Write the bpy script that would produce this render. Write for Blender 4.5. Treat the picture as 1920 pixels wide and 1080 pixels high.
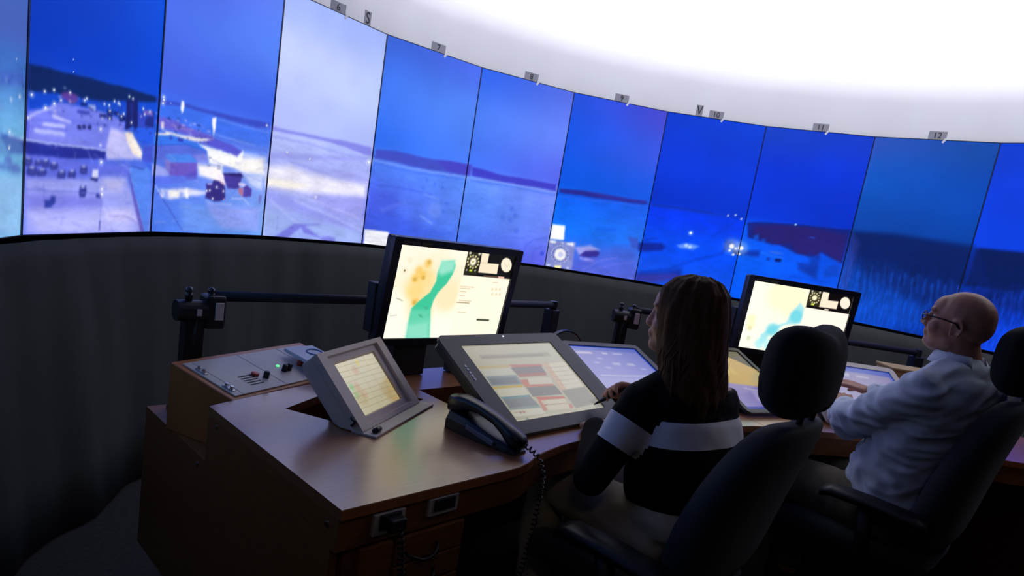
import bpy, bmesh, math, random
import numpy as np
from mathutils import Vector, Matrix, noise

for o in list(bpy.data.objects): bpy.data.objects.remove(o)
random.seed(7); rng = np.random.default_rng(7)
scene = bpy.context.scene
COL = scene.collection
R = math.radians

# ------------------------------------------------------------------ camera
CAM = Vector((-.819, -2.366, 1.354))
FPX, PITCH, ROLL = 1222.8, .1706, .1680
fw = Vector((0, math.cos(PITCH), -math.sin(PITCH))); r0 = Vector((1, 0, 0)); u0 = r0.cross(fw)
rt = math.cos(ROLL)*r0 + math.sin(ROLL)*u0; up = -math.sin(ROLL)*r0 + math.cos(ROLL)*u0
cd = bpy.data.cameras.new('camera'); cam = bpy.data.objects.new('camera', cd); COL.objects.link(cam)
cam.matrix_world = Matrix(((rt.x, up.x, -fw.x, CAM.x), (rt.y, up.y, -fw.y, CAM.y), (rt.z, up.z, -fw.z, CAM.z), (0, 0, 0, 1)))
cd.sensor_width = 36; cd.lens = FPX/1920*36; cd.shift_x = -21.9/1920; cd.shift_y = 80.7/1920
cd.clip_start = .02
scene.camera = cam

# ------------------------------------------------------------------ world, exposure
w = bpy.data.worlds.new('world'); scene.world = w; w.use_nodes = True
w.node_tree.nodes['Background'].inputs[0].default_value = (.30, .36, .5, 1)
w.node_tree.nodes['Background'].inputs[1].default_value = .02
vs = scene.view_settings
vs.view_transform = 'Standard'; vs.look = 'None'; vs.exposure = 0; vs.gamma = 1; vs.use_curve_mapping = False

# strengths of the glowing surfaces
CEIL_GLOW, WALL_GLOW, MON_GLOW, TAB_GLOW = 1.6, 1.0, 1.12, .52
FILL_GLOW = 8

# ------------------------------------------------------------------ helpers
def lin(h):
    c = np.array([int(h[i:i+2], 16) for i in (0, 2, 4)])/255.
    return np.where(c <= .04045, c/12.92, ((c+.055)/1.055)**2.4)

def tolin(c):
    c = np.clip(c, 0, 1)
    return np.where(c <= .04045, c/12.92, ((c+.055)/1.055)**2.4)

MATS = {}
def mat(name, hexc, rough=.5, metal=0, spec=.5, coat=0, var=0, scale=20, bump=0, bscale=200, stretch=(1, 1, 1), emit=0, sheen=0, coat_rough=.1, coat_ior=1.5, transmission=0, hex2=None):
    if name in MATS: return MATS[name]
    m = bpy.data.materials.new(name); m.use_nodes = True; nt = m.node_tree; b = nt.nodes['Principled BSDF']
    c = lin(hexc); b.inputs['Base Color'].default_value = (*c, 1)
    b.inputs['Roughness'].default_value = rough; b.inputs['Metallic'].default_value = metal
    b.inputs['Specular IOR Level'].default_value = spec; b.inputs['Coat Weight'].default_value = coat; b.inputs['Coat Roughness'].default_value = coat_rough
    b.inputs['Coat IOR'].default_value = coat_ior; b.inputs['Sheen Weight'].default_value = sheen; b.inputs['Transmission Weight'].default_value = transmission
    tc = nt.nodes.new('ShaderNodeTexCoord'); mp = nt.nodes.new('ShaderNodeMapping'); nt.links.new(tc.outputs['Object'], mp.inputs[0]); mp.inputs['Scale'].default_value = stretch
    if var or hex2:
        n = nt.nodes.new('ShaderNodeTexNoise'); n.inputs['Scale'].default_value = scale; n.inputs['Detail'].default_value = 5; nt.links.new(mp.outputs[0], n.inputs['Vector'])
        r = nt.nodes.new('ShaderNodeValToRGB'); nt.links.new(n.outputs['Fac'], r.inputs[0])
        d = lin(hex2) if hex2 else c*(1-var)
        r.color_ramp.elements[0].position = .3; r.color_ramp.elements[1].position = .7
        r.color_ramp.elements[0].color = (*d, 1); r.color_ramp.elements[1].color = (*(np.minimum(c*(1+var*.5), 1)), 1)
        nt.links.new(r.outputs[0], b.inputs['Base Color'])
    if bump:
        n = nt.nodes.new('ShaderNodeTexNoise'); n.inputs['Scale'].default_value = bscale; n.inputs['Detail'].default_value = 3; nt.links.new(mp.outputs[0], n.inputs['Vector'])
        bp = nt.nodes.new('ShaderNodeBump'); bp.inputs['Strength'].default_value = bump; bp.inputs['Distance'].default_value = .003
        nt.links.new(n.outputs['Fac'], bp.inputs['Height']); nt.links.new(bp.outputs[0], b.inputs['Normal'])
    if emit:
        b.inputs['Emission Color'].default_value = (*c, 1); b.inputs['Emission Strength'].default_value = emit
    MATS[name] = m; return m

def screen_mat(name, strength, rough, spec=.5):
    if name in MATS: return MATS[name]
    m = bpy.data.materials.new(name); m.use_nodes = True; nt = m.node_tree; b = nt.nodes['Principled BSDF']
    a = nt.nodes.new('ShaderNodeAttribute'); a.attribute_name = 'picture'
    b.inputs['Base Color'].default_value = (.01, .01, .012, 1); b.inputs['Roughness'].default_value = rough; b.inputs['Specular IOR Level'].default_value = spec
    nt.links.new(a.outputs['Color'], b.inputs['Emission Color']); b.inputs['Emission Strength'].default_value = strength
    MATS[name] = m; return m

def obj(name, bm, material, parent=None, smooth=False, bevel=0, label=None):
    bmesh.ops.recalc_face_normals(bm, faces=bm.faces[:])
    me = bpy.data.meshes.new(name); bm.to_mesh(me); bm.free()
    return mobj(name, me, material, parent, smooth, bevel, label)

def mobj(name, me, material, parent=None, smooth=False, bevel=0, label=None):
    for mm in (material if isinstance(material, (list, tuple)) else [material]): me.materials.append(mm)
    if smooth: me.polygons.foreach_set('use_smooth', [True]*len(me.polygons))
    o = bpy.data.objects.new(name, me); COL.objects.link(o)
    if parent is not None: o.parent = parent
    if bevel:
        md = o.modifiers.new('bevel', 'BEVEL'); md.width = bevel; md.segments = 2; md.limit_method = 'ANGLE'; md.angle_limit = R(40)
        if smooth is False: me.polygons.foreach_set('use_smooth', [False]*len(me.polygons))
    if label: o['label'] = label
    return o

def tag(o, label, cat=None, group=None, kind=None):
    o['label'] = label
    if cat: o['category'] = cat
    if group: o['group'] = group
    if kind: o['kind'] = kind
    return o

OO = Vector((-1.110, -1.182, 0))
F1 = Matrix.Translation(OO) @ Matrix.Rotation(R(48), 4, 'Z')              # first work station
F2 = F1 @ Matrix.Translation((2.519, .14, 0)) @ Matrix.Rotation(R(-39.7), 4, 'Z') @ Matrix.Translation((-.851, -.737, 0))   # second one
F2L = F1.inverted() @ F2

def thing(name, frame, loc, yaw, label, cat, group=None):
    e = bpy.data.objects.new(name, None); COL.objects.link(e); e.empty_display_size = .1
    e.matrix_world = frame @ Matrix.Translation(loc) @ Matrix.Rotation(R(yaw), 4, 'Z')
    return tag(e, label, cat, group)

def place(o, frame, loc=(0, 0, 0), yaw=0):
    o.matrix_world = frame @ Matrix.Translation(loc) @ Matrix.Rotation(R(yaw), 4, 'Z'); return o

def copy_tree(o, parent=None):
    c = o.copy(); COL.objects.link(c); c.parent = parent
    for ch in list(o.children): copy_tree(ch, c)
    return c

def box(bm, x0, x1, y0, y1, z0, z1, M=None):
    vs_ = [bm.verts.new((x, y, z)) for z in (z0, z1) for y in (y0, y1) for x in (x0, x1)]
    for f in ((0, 2, 3, 1), (4, 5, 7, 6), (0, 1, 5, 4), (2, 6, 7, 3), (0, 4, 6, 2), (1, 3, 7, 5)): bm.faces.new([vs_[i] for i in f])
    if M is not None: bmesh.ops.transform(bm, matrix=M, verts=vs_)
    return vs_

def nb(): return bmesh.new()
def boxm(*a, M=None):
    bm = nb(); box(bm, *a, M=M); return bm

def basis(d):
    d = Vector(d).normalized(); a = Vector((0, 0, 1)) if abs(d.z) < .9 else Vector((1, 0, 0))
    x = d.cross(a).normalized(); return x, d.cross(x).normalized()

def loft(bm, rings, cap=True, closed=True):
    vr = [[bm.verts.new(p) for p in r] for r in rings]; n = len(vr[0])
    for a, b in zip(vr, vr[1:]):
        for i in range(n if closed else n-1): bm.faces.new((a[i], a[(i+1) % n], b[(i+1) % n], b[i]))
    if cap: bm.faces.new(vr[0][::-1]); bm.faces.new(vr[-1])
    return vr

def tube(bm, pts, r, seg=10, cap=True):
    pts = [Vector(p) for p in pts]; rr = r if isinstance(r, (list, tuple)) else [r]*len(pts)
    rings = []; x = None
    for i, p in enumerate(pts):
        d = (pts[min(i+1, len(pts)-1)]-pts[max(i-1, 0)]).normalized()
        if x is None: x, y = basis(d)
        else:
            x = (x-d*x.dot(d)).normalized(); y = d.cross(x)
        rings.append([p+rr[i]*(math.cos(2*math.pi*k/seg)*x+math.sin(2*math.pi*k/seg)*y) for k in range(seg)])
    return loft(bm, rings, cap)

def tubem(pts, r, seg=10):
    bm = nb(); tube(bm, pts, r, seg); return bm

def ball(bm, c, r, seg=14, rings=9, M=None):
    c = Vector(c); r = r if isinstance(r, (list, tuple)) else (r, r, r)
    res = bmesh.ops.create_uvsphere(bm, u_segments=seg, v_segments=rings, radius=1)
    T = Matrix.Translation(c) @ (M if M is not None else Matrix.Identity(4)) @ Matrix.Diagonal((*r, 1))
    bmesh.ops.transform(bm, matrix=T, verts=res['verts']); return res['verts']

def limb(bm, pr, seg=14):
    pr = [(Vector(p), r) for p, r in pr]
    for p, r in pr: ball(bm, p, r, seg, 9)
    for (p, r), (q, s) in zip(pr, pr[1:]):
        if (q-p).length > 1e-4: tube(bm, [p, q], [r, s], seg)

def prism(bm, poly, z0, z1, holes=(), M=None):
    """extrude a 2-D polygon (with holes) along z"""
    vs_ = []
    def loop(pts):
        v = [bm.verts.new((x, y, z1)) for x, y in pts]; vs_.extend(v)
        return [bm.edges.new((v[i], v[(i+1) % len(v)])) for i in range(len(v))]
    es = loop(poly)
    for h in holes: es += loop(h)
    if holes:
        g = bmesh.ops.triangle_fill(bm, use_beauty=True, use_dissolve=False, edges=es)
        fs = [f for f in g['geom'] if isinstance(f, bmesh.types.BMFace)]
    else: fs = [bm.faces.new(vs_)]
    ex = bmesh.ops.extrude_face_region(bm, geom=fs)
    nv = [v for v in ex['geom'] if isinstance(v, bmesh.types.BMVert)]
    bmesh.ops.translate(bm, vec=(0, 0, z0-z1), verts=nv)
    if M is not None: bmesh.ops.transform(bm, matrix=M, verts=vs_+nv)

def prismm(*a, **k):
    bm = nb(); prism(bm, *a, **k); return bm

def rrect(w, h, r, n=4, cx=0, cy=0):
    o = []
    for sx, sy, a0 in ((1, 1, 0), (-1, 1, 90), (-1, -1, 180), (1, -1, 270)):
        for i in range(n+1):
            a = R(a0+90*i/n); o.append((cx+sx*(w/2-r)+r*math.cos(a), cy+sy*(h/2-r)+r*math.sin(a)))
    return o

def text_bm(s, size, depth=.0006):
    cu = bpy.data.curves.new('t', 'FONT'); cu.body = s; cu.size = size; cu.align_x = 'CENTER'; cu.align_y = 'CENTER'; cu.extrude = depth
    o = bpy.data.objects.new('t', cu); COL.objects.link(o)
    me = bpy.data.meshes.new_from_object(o.evaluated_get(bpy.context.evaluated_depsgraph_get()))
    bm = nb(); bm.from_mesh(me); bpy.data.objects.remove(o); bpy.data.curves.remove(cu); bpy.data.meshes.remove(me)
    return bm

# ------------------------------------------------------------------ pictures shown on the displays
def segdist(X, Y, p, q):
    dx, dy = q[0]-p[0], q[1]-p[1]; L2 = dx*dx+dy*dy+1e-9
    t = np.clip(((X-p[0])*dx+(Y-p[1])*dy)/L2, 0, 1)
    return np.hypot(X-p[0]-t*dx, Y-p[1]-t*dy)

def paint(X, Y, C, ops, sx, sy, soft=1.):
    """X, Y in mm, C sRGB colours (n, 3); ops drawn over it in order"""
    for op in ops:
        kind, hexc, al = op[:3]; c = np.array([int(hexc[i:i+2], 16) for i in (0, 2, 4)])/255.
        pts = [(p[0]*sx, p[1]*sy) for p in op[-1]]
        xs = [p[0] for p in pts]; ys = [p[1] for p in pts]
        mg = max(op[3:-1])*3*soft+3
        sel = np.nonzero((X > min(xs)-mg) & (X < max(xs)+mg) & (Y > min(ys)-mg) & (Y < max(ys)+mg))[0]
        if not len(sel): continue
        x, y = X[sel], Y[sel]
        if kind == 'P':
            ins = np.zeros(len(sel), bool); d = np.full(len(sel), 1e9)
            for p, q in zip(pts, pts[1:]+pts[:1]):
                if p[1] != q[1]:
                    cr = ((p[1] > y) != (q[1] > y)) & (x < (q[0]-p[0])*(y-p[1])/(q[1]-p[1])+p[0]); ins ^= cr
                d = np.minimum(d, segdist(x, y, p, q))
            m = np.clip(.5+np.where(ins, d, -d)/(op[3]*soft+1.5), 0, 1)
        elif kind == 'L':
            d = np.full(len(sel), 1e9)
            for p, q in zip(pts, pts[1:]): d = np.minimum(d, segdist(x, y, p, q))
            m = np.clip(.5+(op[3]*.5-d)/(op[4]*soft+1), 0, 1)
        else:
            m = np.zeros(len(sel))
            for p in pts: m = np.maximum(m, np.clip(1.5*np.exp(-((x-p[0])/op[3])**2-((y-p[1])/op[4])**2), 0, 1))
        m = (m*m*(3-2*m)*al)[:, None]
        C[sel] = C[sel]*(1-m)+c*m
    return C

def vnoise(X, Y, cell, seed):
    g = np.random.default_rng(seed).random((97, 97)); x = X/cell; y = Y/cell; i = np.floor(x).astype(int); j = np.floor(y).astype(int)
    a = x-i; b = y-j; a = a*a*(3-2*a); b = b*b*(3-2*b); i %= 96; j %= 96
    return (g[j, i]*(1-a)+g[j, i+1]*a)*(1-b)+(g[j+1, i]*(1-a)+g[j+1, i+1]*a)*b-.5

def display(name, w_, h_, nx, ny, colour, material, parent, M=None):
    """flat glowing sheet in local xz, facing -y; colour(fx, fy) gives sRGB for 0..1 coordinates"""
    gx, gy = np.meshgrid(np.linspace(0, 1, nx), np.linspace(0, 1, ny)); fx, fy = gx.ravel(), gy.ravel()
    co = np.stack([(fx-.5)*w_, np.zeros_like(fx), fy*h_], 1)
    if M is not None: co = co @ np.array(M.to_3x3()).T + np.array(M.translation)
    i = (np.arange(ny-1)[:, None]*nx+np.arange(nx-1)[None]).ravel()
    fc = np.stack([i, i+1, i+nx+1, i+nx], 1)
    me = bpy.data.meshes.new(name); me.vertices.add(len(co)); me.vertices.foreach_set('co', co.astype(np.float32).ravel())
    me.loops.add(fc.size); me.loops.foreach_set('vertex_index', fc.astype(np.int32).ravel())
    me.polygons.add(len(fc)); me.polygons.foreach_set('loop_start', np.arange(0, fc.size, 4, dtype=np.int32))
    me.update(calc_edges=True)
    at = me.color_attributes.new('picture', 'FLOAT_COLOR', 'POINT')
    c = np.concatenate([tolin(colour(fx, fy)), np.ones((len(co), 1))], 1); at.data.foreach_set('color', c.astype(np.float32).ravel())
    return mobj(name, me, material, parent)
# panorama picture: x = screen number * 1000, y = height on the screen * 1000; sizes in mm
OPS=[
('P','06215c',0.95,5.2,[(5,432),(138,436),(300,440),(418,443),(545,446),(682,449),(976,450),(983,433),(689,408),(553,392),(366,383),(196,379),(11,365)]),
('P','3c50b8',0.5,11.2,[(-222,395),(-11,405),(-7,378),(-219,362)]),
('P','0a45d0',0.8,9.4,[(11,364),(196,379),(199,357),(107,329),(14,319)]),
('P','7c84f0',0.9,5.2,[(15,317),(117,334),(199,355),(310,359),(519,360),(699,349),(705,313),(542,248),(20,247)]),
('L','c8ccff',0.8,6.0,4.5,[(16,300),(58,316),(158,338)]),
('L','4a58dc',0.7,3.4,3.0,[(118,324),(258,319),(435,317),(564,323)]),
('L','e0e0ff',0.85,9.8,6.0,[(171,318),(281,310)]),
('L','5c60e0',0.7,3.0,3.0,[(40,298),(204,308),(316,310)]),
('L','dcdcff',0.85,9.8,6.0,[(111,291),(238,296)]),
('L','5058d8',0.8,3.0,3.0,[(22,279),(153,284),(261,288)]),
('L','d4d8ff',0.8,11.2,7.5,[(62,271),(240,275)]),
('P','8088ee',0.6,7.5,[(19,259),(208,268),(380,271),(382,253),(20,249)]),
('P','3038a8',0.8,1.9,[(320,347),(346,351),(418,351),(419,344),(347,339),(321,341)]),
('P','20246e',0.95,1.5,[(329,306),(356,309),(360,297),(332,295)]),
('P','20246e',0.95,1.5,[(363,309),(390,312),(394,300),(366,299)]),
('P','20246e',0.95,1.5,[(404,312),(432,315),(436,302),(406,301)]),
('P','783c98',0.7,3.0,[(217,384),(266,391),(324,387),(320,369),(264,364),(219,370)]),
('P','8a5870',0.5,3.0,[(263,368),(314,371),(309,364),(264,360)]),
('P','0c1c70',0.9,2.2,[(343,371),(391,374),(392,365),(344,362)]),
('P','b8c4fa',0.85,3.0,[(403,370),(453,373),(461,359),(405,361)]),
('P','10206c',0.85,2.6,[(491,352),(549,356),(551,344),(492,340)]),
('P','10206c',0.85,2.6,[(547,370),(594,372),(596,355),(549,353)]),
('P','10206c',0.85,2.6,[(553,353),(593,355),(595,342),(555,340)]),
('P','10206c',0.85,2.6,[(601,369),(649,372),(651,361),(603,358)]),
('P','10206c',0.85,2.6,[(647,362),(704,365),(707,347),(650,344)]),
('P','10206c',0.85,2.6,[(647,365),(689,367),(691,357),(648,355)]),
('P','141a60',0.95,2.2,[(706,414),(805,424),(821,338),(792,330),(775,339),(732,326),(707,324)]),
('P','24308c',0.6,5.2,[(733,407),(762,410),(772,355),(750,353)]),
('L','6a6ad8',0.8,1.9,1.9,[(551,341),(560,283)]),
('L','6a6ad8',0.6,1.5,1.5,[(567,323),(573,284)]),
('P','3040b8',0.8,3.0,[(811,391),(961,402),(972,349),(821,338)]),
('P','1c2880',0.9,3.0,[(893,375),(964,387),(971,352),(882,348)]),
('P','886abc',0.7,3.0,[(865,396),(952,402),(956,386),(875,382)]),
('P','ccc8fa',0.9,11.2,[(585,319),(705,313),(865,272),(871,239),(559,223),(554,253)]),
('P','fff0e0',0.95,6.7,[(705,316),(771,318),(822,290),(875,259),(870,243),(791,252),(731,290)]),
('P','fff8f0',0.9,3.8,[(751,306),(813,295),(866,264),(861,248),(803,268)]),
('L','c05868',0.8,2.2,1.9,[(736,326),(746,311)]),
('P','285cf0',0.9,3.0,[(776,332),(972,347),(971,289),(878,283),(811,311)]),
('P','3c50c8',0.9,2.2,[(883,281),(972,286),(976,244),(883,239)]),
('P','232c94',0.97,1.5,[(-208,249),(-132,250),(6,242),(205,241),(211,243),(555,247),(552,223),(214,209),(9,208),(-127,206)]),
('P','5a8ac8',0.75,9.4,[(-247,243),(-132,246),(-5,237),(-1,206),(-243,201)]),
('L','d8e4ff',0.97,4.1,1.5,[(-132,251),(-66,246),(16,244),(199,246)]),
('L','dce4ff',0.97,3.8,1.5,[(210,246),(383,248),(555,250)]),
('L','5866d8',0.8,1.9,1.1,[(208,242),(209,211)]),
('L','4450c0',0.6,1.5,1.1,[(100,237),(100,211)]),
('L','4450c0',0.6,1.5,1.1,[(318,242),(318,214)]),
('P','4c50c8',0.7,2.2,[(552,246),(571,230),(573,220),(549,219)]),
('P','6470e6',0.85,8.4,[(8,206),(213,210),(548,205),(578,209),(762,215),(769,177),(568,175),(402,163),(13,149)]),
('P','a0a6f6',0.9,12.7,[(13,147),(403,158),(546,169),(744,173),(876,69),(945,-1),(24,1)]),
('P','d0ccfa',0.7,25.3,[(546,166),(728,169),(709,133),(568,124)]),
('P','6c6ae0',0.6,21.1,[(16,106),(242,111),(540,109),(544,81),(247,70),(19,68)]),
('P','bcbcfa',0.75,25.3,[(39,58),(720,68),(862,0),(101,5)]),
('P','d8d0fc',0.7,21.1,[(560,72),(804,75),(883,31),(603,41)]),
('L','6c68d0',0.5,4.2,5.9,[(617,52),(748,53),(885,25)]),
('P','5a50b8',0.8,5.9,[(757,197),(795,177),(896,63),(964,-1),(908,0),(839,75)]),
('P','5484ee',0.95,2.5,[(755,209),(895,209),(967,221),(983,95),(973,-1),(950,-1),(875,75)]),
('L','1c2c80',0.9,2.5,2.1,[(754,212),(904,209)]),
('L','8098f4',0.8,2.1,1.7,[(765,200),(875,75),(954,2)]),
('P','3c64e8',0.9,4.2,[(871,289),(970,296),(981,197),(900,233)]),
('P','4452d0',0.9,3.4,[(881,281),(972,287),(978,234),(885,236)]),
('P','283088',0.95,3.4,[(2,195),(9,199),(41,201),(47,192),(42,182),(3,180),(-4,185)]),
('P','b4bcf8',0.85,2.5,[(12,200),(33,201),(35,196),(11,195)]),
('P','7a78d8',0.6,2.5,[(8,189),(36,190),(37,187),(8,186)]),
('P','283088',0.95,3.4,[(20,174),(30,179),(70,181),(77,169),(72,156),(22,155),(15,161)]),
('P','b4bcf8',0.85,2.5,[(33,180),(59,181),(62,174),(32,173)]),
('P','7a78d8',0.6,2.5,[(27,166),(64,167),(64,163),(28,162)]),
('P','283088',0.95,3.4,[(108,196),(116,201),(149,203),(156,192),(152,181),(110,179),(103,185)]),
('P','b4bcf8',0.85,2.5,[(118,202),(141,203),(143,197),(118,196)]),
('P','7a78d8',0.6,2.5,[(114,189),(145,190),(145,187),(114,186)]),
('P','283088',0.95,3.4,[(82,170),(92,174),(133,176),(141,166),(135,156),(83,154),(76,160)]),
('P','b4bcf8',0.85,2.5,[(95,175),(123,177),(125,171),(94,169)]),
('P','7a78d8',0.6,2.5,[(89,163),(127,165),(128,162),(89,160)]),
('P','283088',0.95,3.4,[(161,190),(170,194),(204,196),(211,187),(206,177),(163,175),(157,181)]),
('P','b4bcf8',0.85,2.5,[(172,196),(196,197),(198,191),(172,190)]),
('P','7a78d8',0.6,2.5,[(168,184),(200,185),(200,183),(168,181)]),
('P','283088',0.95,3.4,[(215,172),(223,177),(260,178),(267,168),(262,156),(217,155),(210,161)]),
('P','b4bcf8',0.85,2.5,[(226,178),(250,179),(253,172),(226,171)]),
('P','7a78d8',0.6,2.5,[(222,165),(255,166),(255,163),(222,161)]),
('P','283088',0.95,3.4,[(284,174),(293,178),(331,180),(339,169),(334,158),(286,156),(280,162)]),
('P','b4bcf8',0.85,2.5,[(296,180),(321,181),(324,174),(295,173)]),
('P','7a78d8',0.6,2.5,[(292,166),(326,167),(326,164),(292,163)]),
('P','283088',0.95,3.4,[(369,191),(376,196),(411,197),(418,186),(414,173),(371,172),(364,178)]),
('P','b4bcf8',0.85,2.5,[(379,197),(402,198),(405,191),(379,190)]),
('P','7a78d8',0.6,2.5,[(375,183),(407,184),(407,180),(376,179)]),
('P','283088',0.95,3.4,[(369,132),(377,140),(411,141),(420,123),(416,105),(372,105),(365,115)]),
('P','b4bcf8',0.85,2.5,[(379,141),(402,142),(405,132),(379,131)]),
('P','7a78d8',0.6,2.5,[(376,120),(408,121),(409,116),(377,115)]),
('P','283088',0.95,3.4,[(66,194),(73,198),(100,199),(105,192),(101,184),(67,183),(62,187)]),
('P','b4bcf8',0.85,2.5,[(75,198),(93,199),(94,195),(74,194)]),
('P','7a78d8',0.6,2.5,[(71,190),(96,191),(96,189),(71,187)]),
('P','e0e2ff',0.95,3.4,[(459,189),(502,189),(505,167),(455,164)]),
('P','1c2070',0.95,3.4,[(448,164),(506,164),(500,154),(445,157)]),
('P','2c3aa0',0.95,3.4,[(134,93),(170,94),(175,105),(206,104),(204,87),(178,74),(133,72)]),
('L','4c58c0',0.8,2.5,2.1,[(-242,134),(-196,131),(-108,125),(2,118),(150,118),(286,119),(523,120)]),
('L','5c60c8',0.7,2.1,1.7,[(125,136),(129,86)]),
('L','5860c8',0.8,2.1,1.7,[(537,101),(540,32)]),
('L','2c3498',0.9,5.1,1.7,[(540,34),(539,9)]),
('P','2c3498',0.9,2.1,[(493,119),(535,117),(536,106),(494,107)]),
('G','ffffff',0.95,3.8,3.8,[(542,117),(540,133)]),
('G','ffffff',1,3.4,3.4,[(31,359),(170,350),(116,334),(506,309)]),
('G','f4f6ff',1,2.6,2.6,[(108,375),(165,385),(213,363),(376,379),(271,389),(571,368),(758,348),(604,399),(649,394),(876,384),(924,397),(860,401),(511,262),(563,383),(525,383),(389,385),(-120,334),(-124,258),(-46,347),(-124,220),(14,300),(760,422),(726,425),(573,345),(669,360),(687,369),(638,395)]),
('G','ffffff',1,4.2,4.2,[(523,213)]),
('G','ffffff',0.9,1.9,1.9,[(288,446)]),
('G','dfeaff',0.8,2.2,2.2,[(-84,431)]),
('L','1c3c98',0.6,1.5,1.5,[(282,475),(286,452)]),
('G','cfe0ff',1,2.2,2.2,[(283,479)]),
('P','5470c0',0.85,5.9,[(-164,196),(-133,201),(-100,196),(-98,181),(-163,182)]),
('P','5470c0',0.85,5.9,[(-209,178),(-178,182),(-146,178),(-145,167),(-208,168)]),
('P','5470c0',0.85,5.9,[(-142,178),(-107,182),(-69,178),(-67,165),(-141,165)]),
('P','5470c0',0.85,5.9,[(-94,176),(-57,181),(-18,175),(-15,158),(-92,160)]),
('P','98c0ea',0.6,16.9,[(-244,156),(-1,149),(5,2),(-231,8)]),
('P','3440b8',0.75,6.1,[(987,449),(1066,448),(1195,452),(1386,453),(1593,457),(1820,463),(1975,467),(1972,448),(1827,435),(1597,437),(1456,439),(1323,441),(1167,442),(990,431)]),
('P','3c70f0',0.6,11.4,[(991,429),(1168,437),(1423,435),(1828,430),(1976,432),(1975,369),(1765,364),(1469,372),(1270,381),(1087,391),(999,392)]),
('L','86a0fa',0.55,4.6,3.8,[(1471,429),(1673,427),(1977,429)]),
('L','4050d8',0.5,3.0,3.8,[(1470,367),(1690,354),(1980,350)]),
('L','90a8fc',0.6,5.3,4.6,[(1462,374),(1649,368),(1843,367)]),
('P','6a58c8',0.8,5.3,[(1002,390),(1099,390),(1271,375),(1443,364),(1446,350),(1315,344),(1152,353),(1035,357),(983,370)]),
('P','fff4e8',0.9,5.3,[(1059,347),(1165,344),(1314,347),(1446,353),(1374,338),(1278,332),(1155,335),(1095,337)]),
('P','ffe8d8',0.9,3.0,[(1021,374),(1038,375),(1044,354),(1027,353)]),
('P','fff6ec',0.95,3.0,[(995,333),(1060,341),(1065,348),(1101,340),(1084,333),(996,328)]),
('L','e8b8c0',0.8,2.3,2.3,[(1102,372),(1138,367),(1210,369),(1271,373)]),
('P','5448c8',0.75,6.1,[(1444,358),(1617,348),(1725,333),(1670,307),(1609,315),(1479,322),(1343,332),(1380,341)]),
('P','ffffff',0.95,6.8,[(1318,325),(1480,319),(1624,313),(1677,308),(1728,336),(1737,300),(1635,263),(1422,263),(1401,304)]),
('P','d4dcff',0.8,15.2,[(1726,330),(1977,328),(1999,243),(1742,258)]),
('P','3a78f4',0.95,3.0,[(977,324),(1107,337),(1304,329),(1397,308),(1392,283),(1223,289),(1195,309),(976,291)]),
('L','2838b0',0.8,2.3,2.3,[(976,291),(1219,315),(1307,313),(1394,306)]),
('P','5a6ce0',0.9,3.0,[(977,288),(1219,312),(1394,305),(1400,275),(986,245)]),
('P','2c34a8',0.9,2.3,[(1152,332),(1198,331),(1196,321),(1154,320)]),
('P','2c34a8',0.8,1.9,[(1091,329),(1111,331),(1112,323),(1092,321)]),
('P','fffaff',1,2.7,[(1421,427),(1456,436),(1457,399),(1446,367),(1426,402)]),
('L','c8d4ff',0.6,3.4,3.0,[(1444,370),(1442,353)]),
('P','ffffff',1,2.3,[(1163,460),(1181,460),(1186,444),(1181,428),(1171,416),(1158,433)]),
('G','ffffff',1,3.4,3.4,[(1026,436),(1030,447),(1028,456)]),
('G','ffffff',1,3.0,3.0,[(1949,456)]),
('G','e8d8ff',0.8,1.9,1.9,[(1082,442)]),
('P','4c8af8',0.9,3.3,[(1068,269),(1267,284),(1327,260),(1116,245),(1076,258)]),
('P','8878d0',0.8,3.3,[(1071,252),(1116,244),(1117,200),(1076,221)]),
('P','6c58c8',0.96,2.0,[(1113,244),(1327,259),(1329,210),(1114,198)]),
('P','8c90ee',0.7,5.7,[(1281,285),(1392,294),(1412,262),(1334,259)]),
('P','5048c0',0.6,5.7,[(1221,203),(1326,228),(1331,198),(1243,193)]),
('P','a8b0f8',0.85,5.7,[(975,231),(1076,221),(1117,197),(983,190)]),
('P','5c6cf0',0.6,10.2,[(983,190),(1228,201),(1244,184),(990,156)]),
('P','fff8f4',0.92,12.3,[(1328,253),(1547,262),(1554,227),(1483,204),(1349,215)]),
('P','fffaf4',0.92,12.3,[(1451,289),(1936,316),(1969,257),(1743,249),(1545,271)]),
('P','d8e0ff',0.8,16.4,[(1752,246),(1962,249),(1958,193),(1848,201)]),
('L','8088d8',0.5,3.7,4.1,[(1453,280),(1626,261),(1752,246),(1959,225)]),
('P','48508c',0.8,2.0,[(1413,287),(1444,288),(1443,284),(1417,283)]),
('P','48508c',0.8,2.0,[(1500,263),(1531,265),(1531,261),(1504,259)]),
('P','48508c',0.8,2.0,[(1502,253),(1534,254),(1533,250),(1506,248)]),
('P','48508c',0.8,2.0,[(1408,257),(1439,258),(1438,254),(1412,253)]),
('L','8888d0',0.6,2.0,2.0,[(1329,249),(1428,257)]),
('L','8888d0',0.6,2.0,1.6,[(1423,284),(1427,257)]),
('P','fff0f0',0.9,7.4,[(1475,244),(1561,231),(1592,197),(1544,201),(1482,207)]),
('P','44389c',0.97,2.5,[(1561,234),(1728,244),(1746,235),(1716,183),(1612,179),(1573,213)]),
('P','2c2470',0.97,2.0,[(1557,235),(1731,246),(1755,233),(1562,228)]),
('P','d4ccf8',0.95,2.5,[(1711,207),(1752,211),(1796,204),(1773,194),(1713,198)]),
('P','b06c90',0.95,2.0,[(1715,188),(1761,188),(1769,155),(1720,168)]),
('P','4c3ca0',0.95,2.5,[(1763,190),(1796,202),(1852,188),(1850,157),(1773,154)]),
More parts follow.
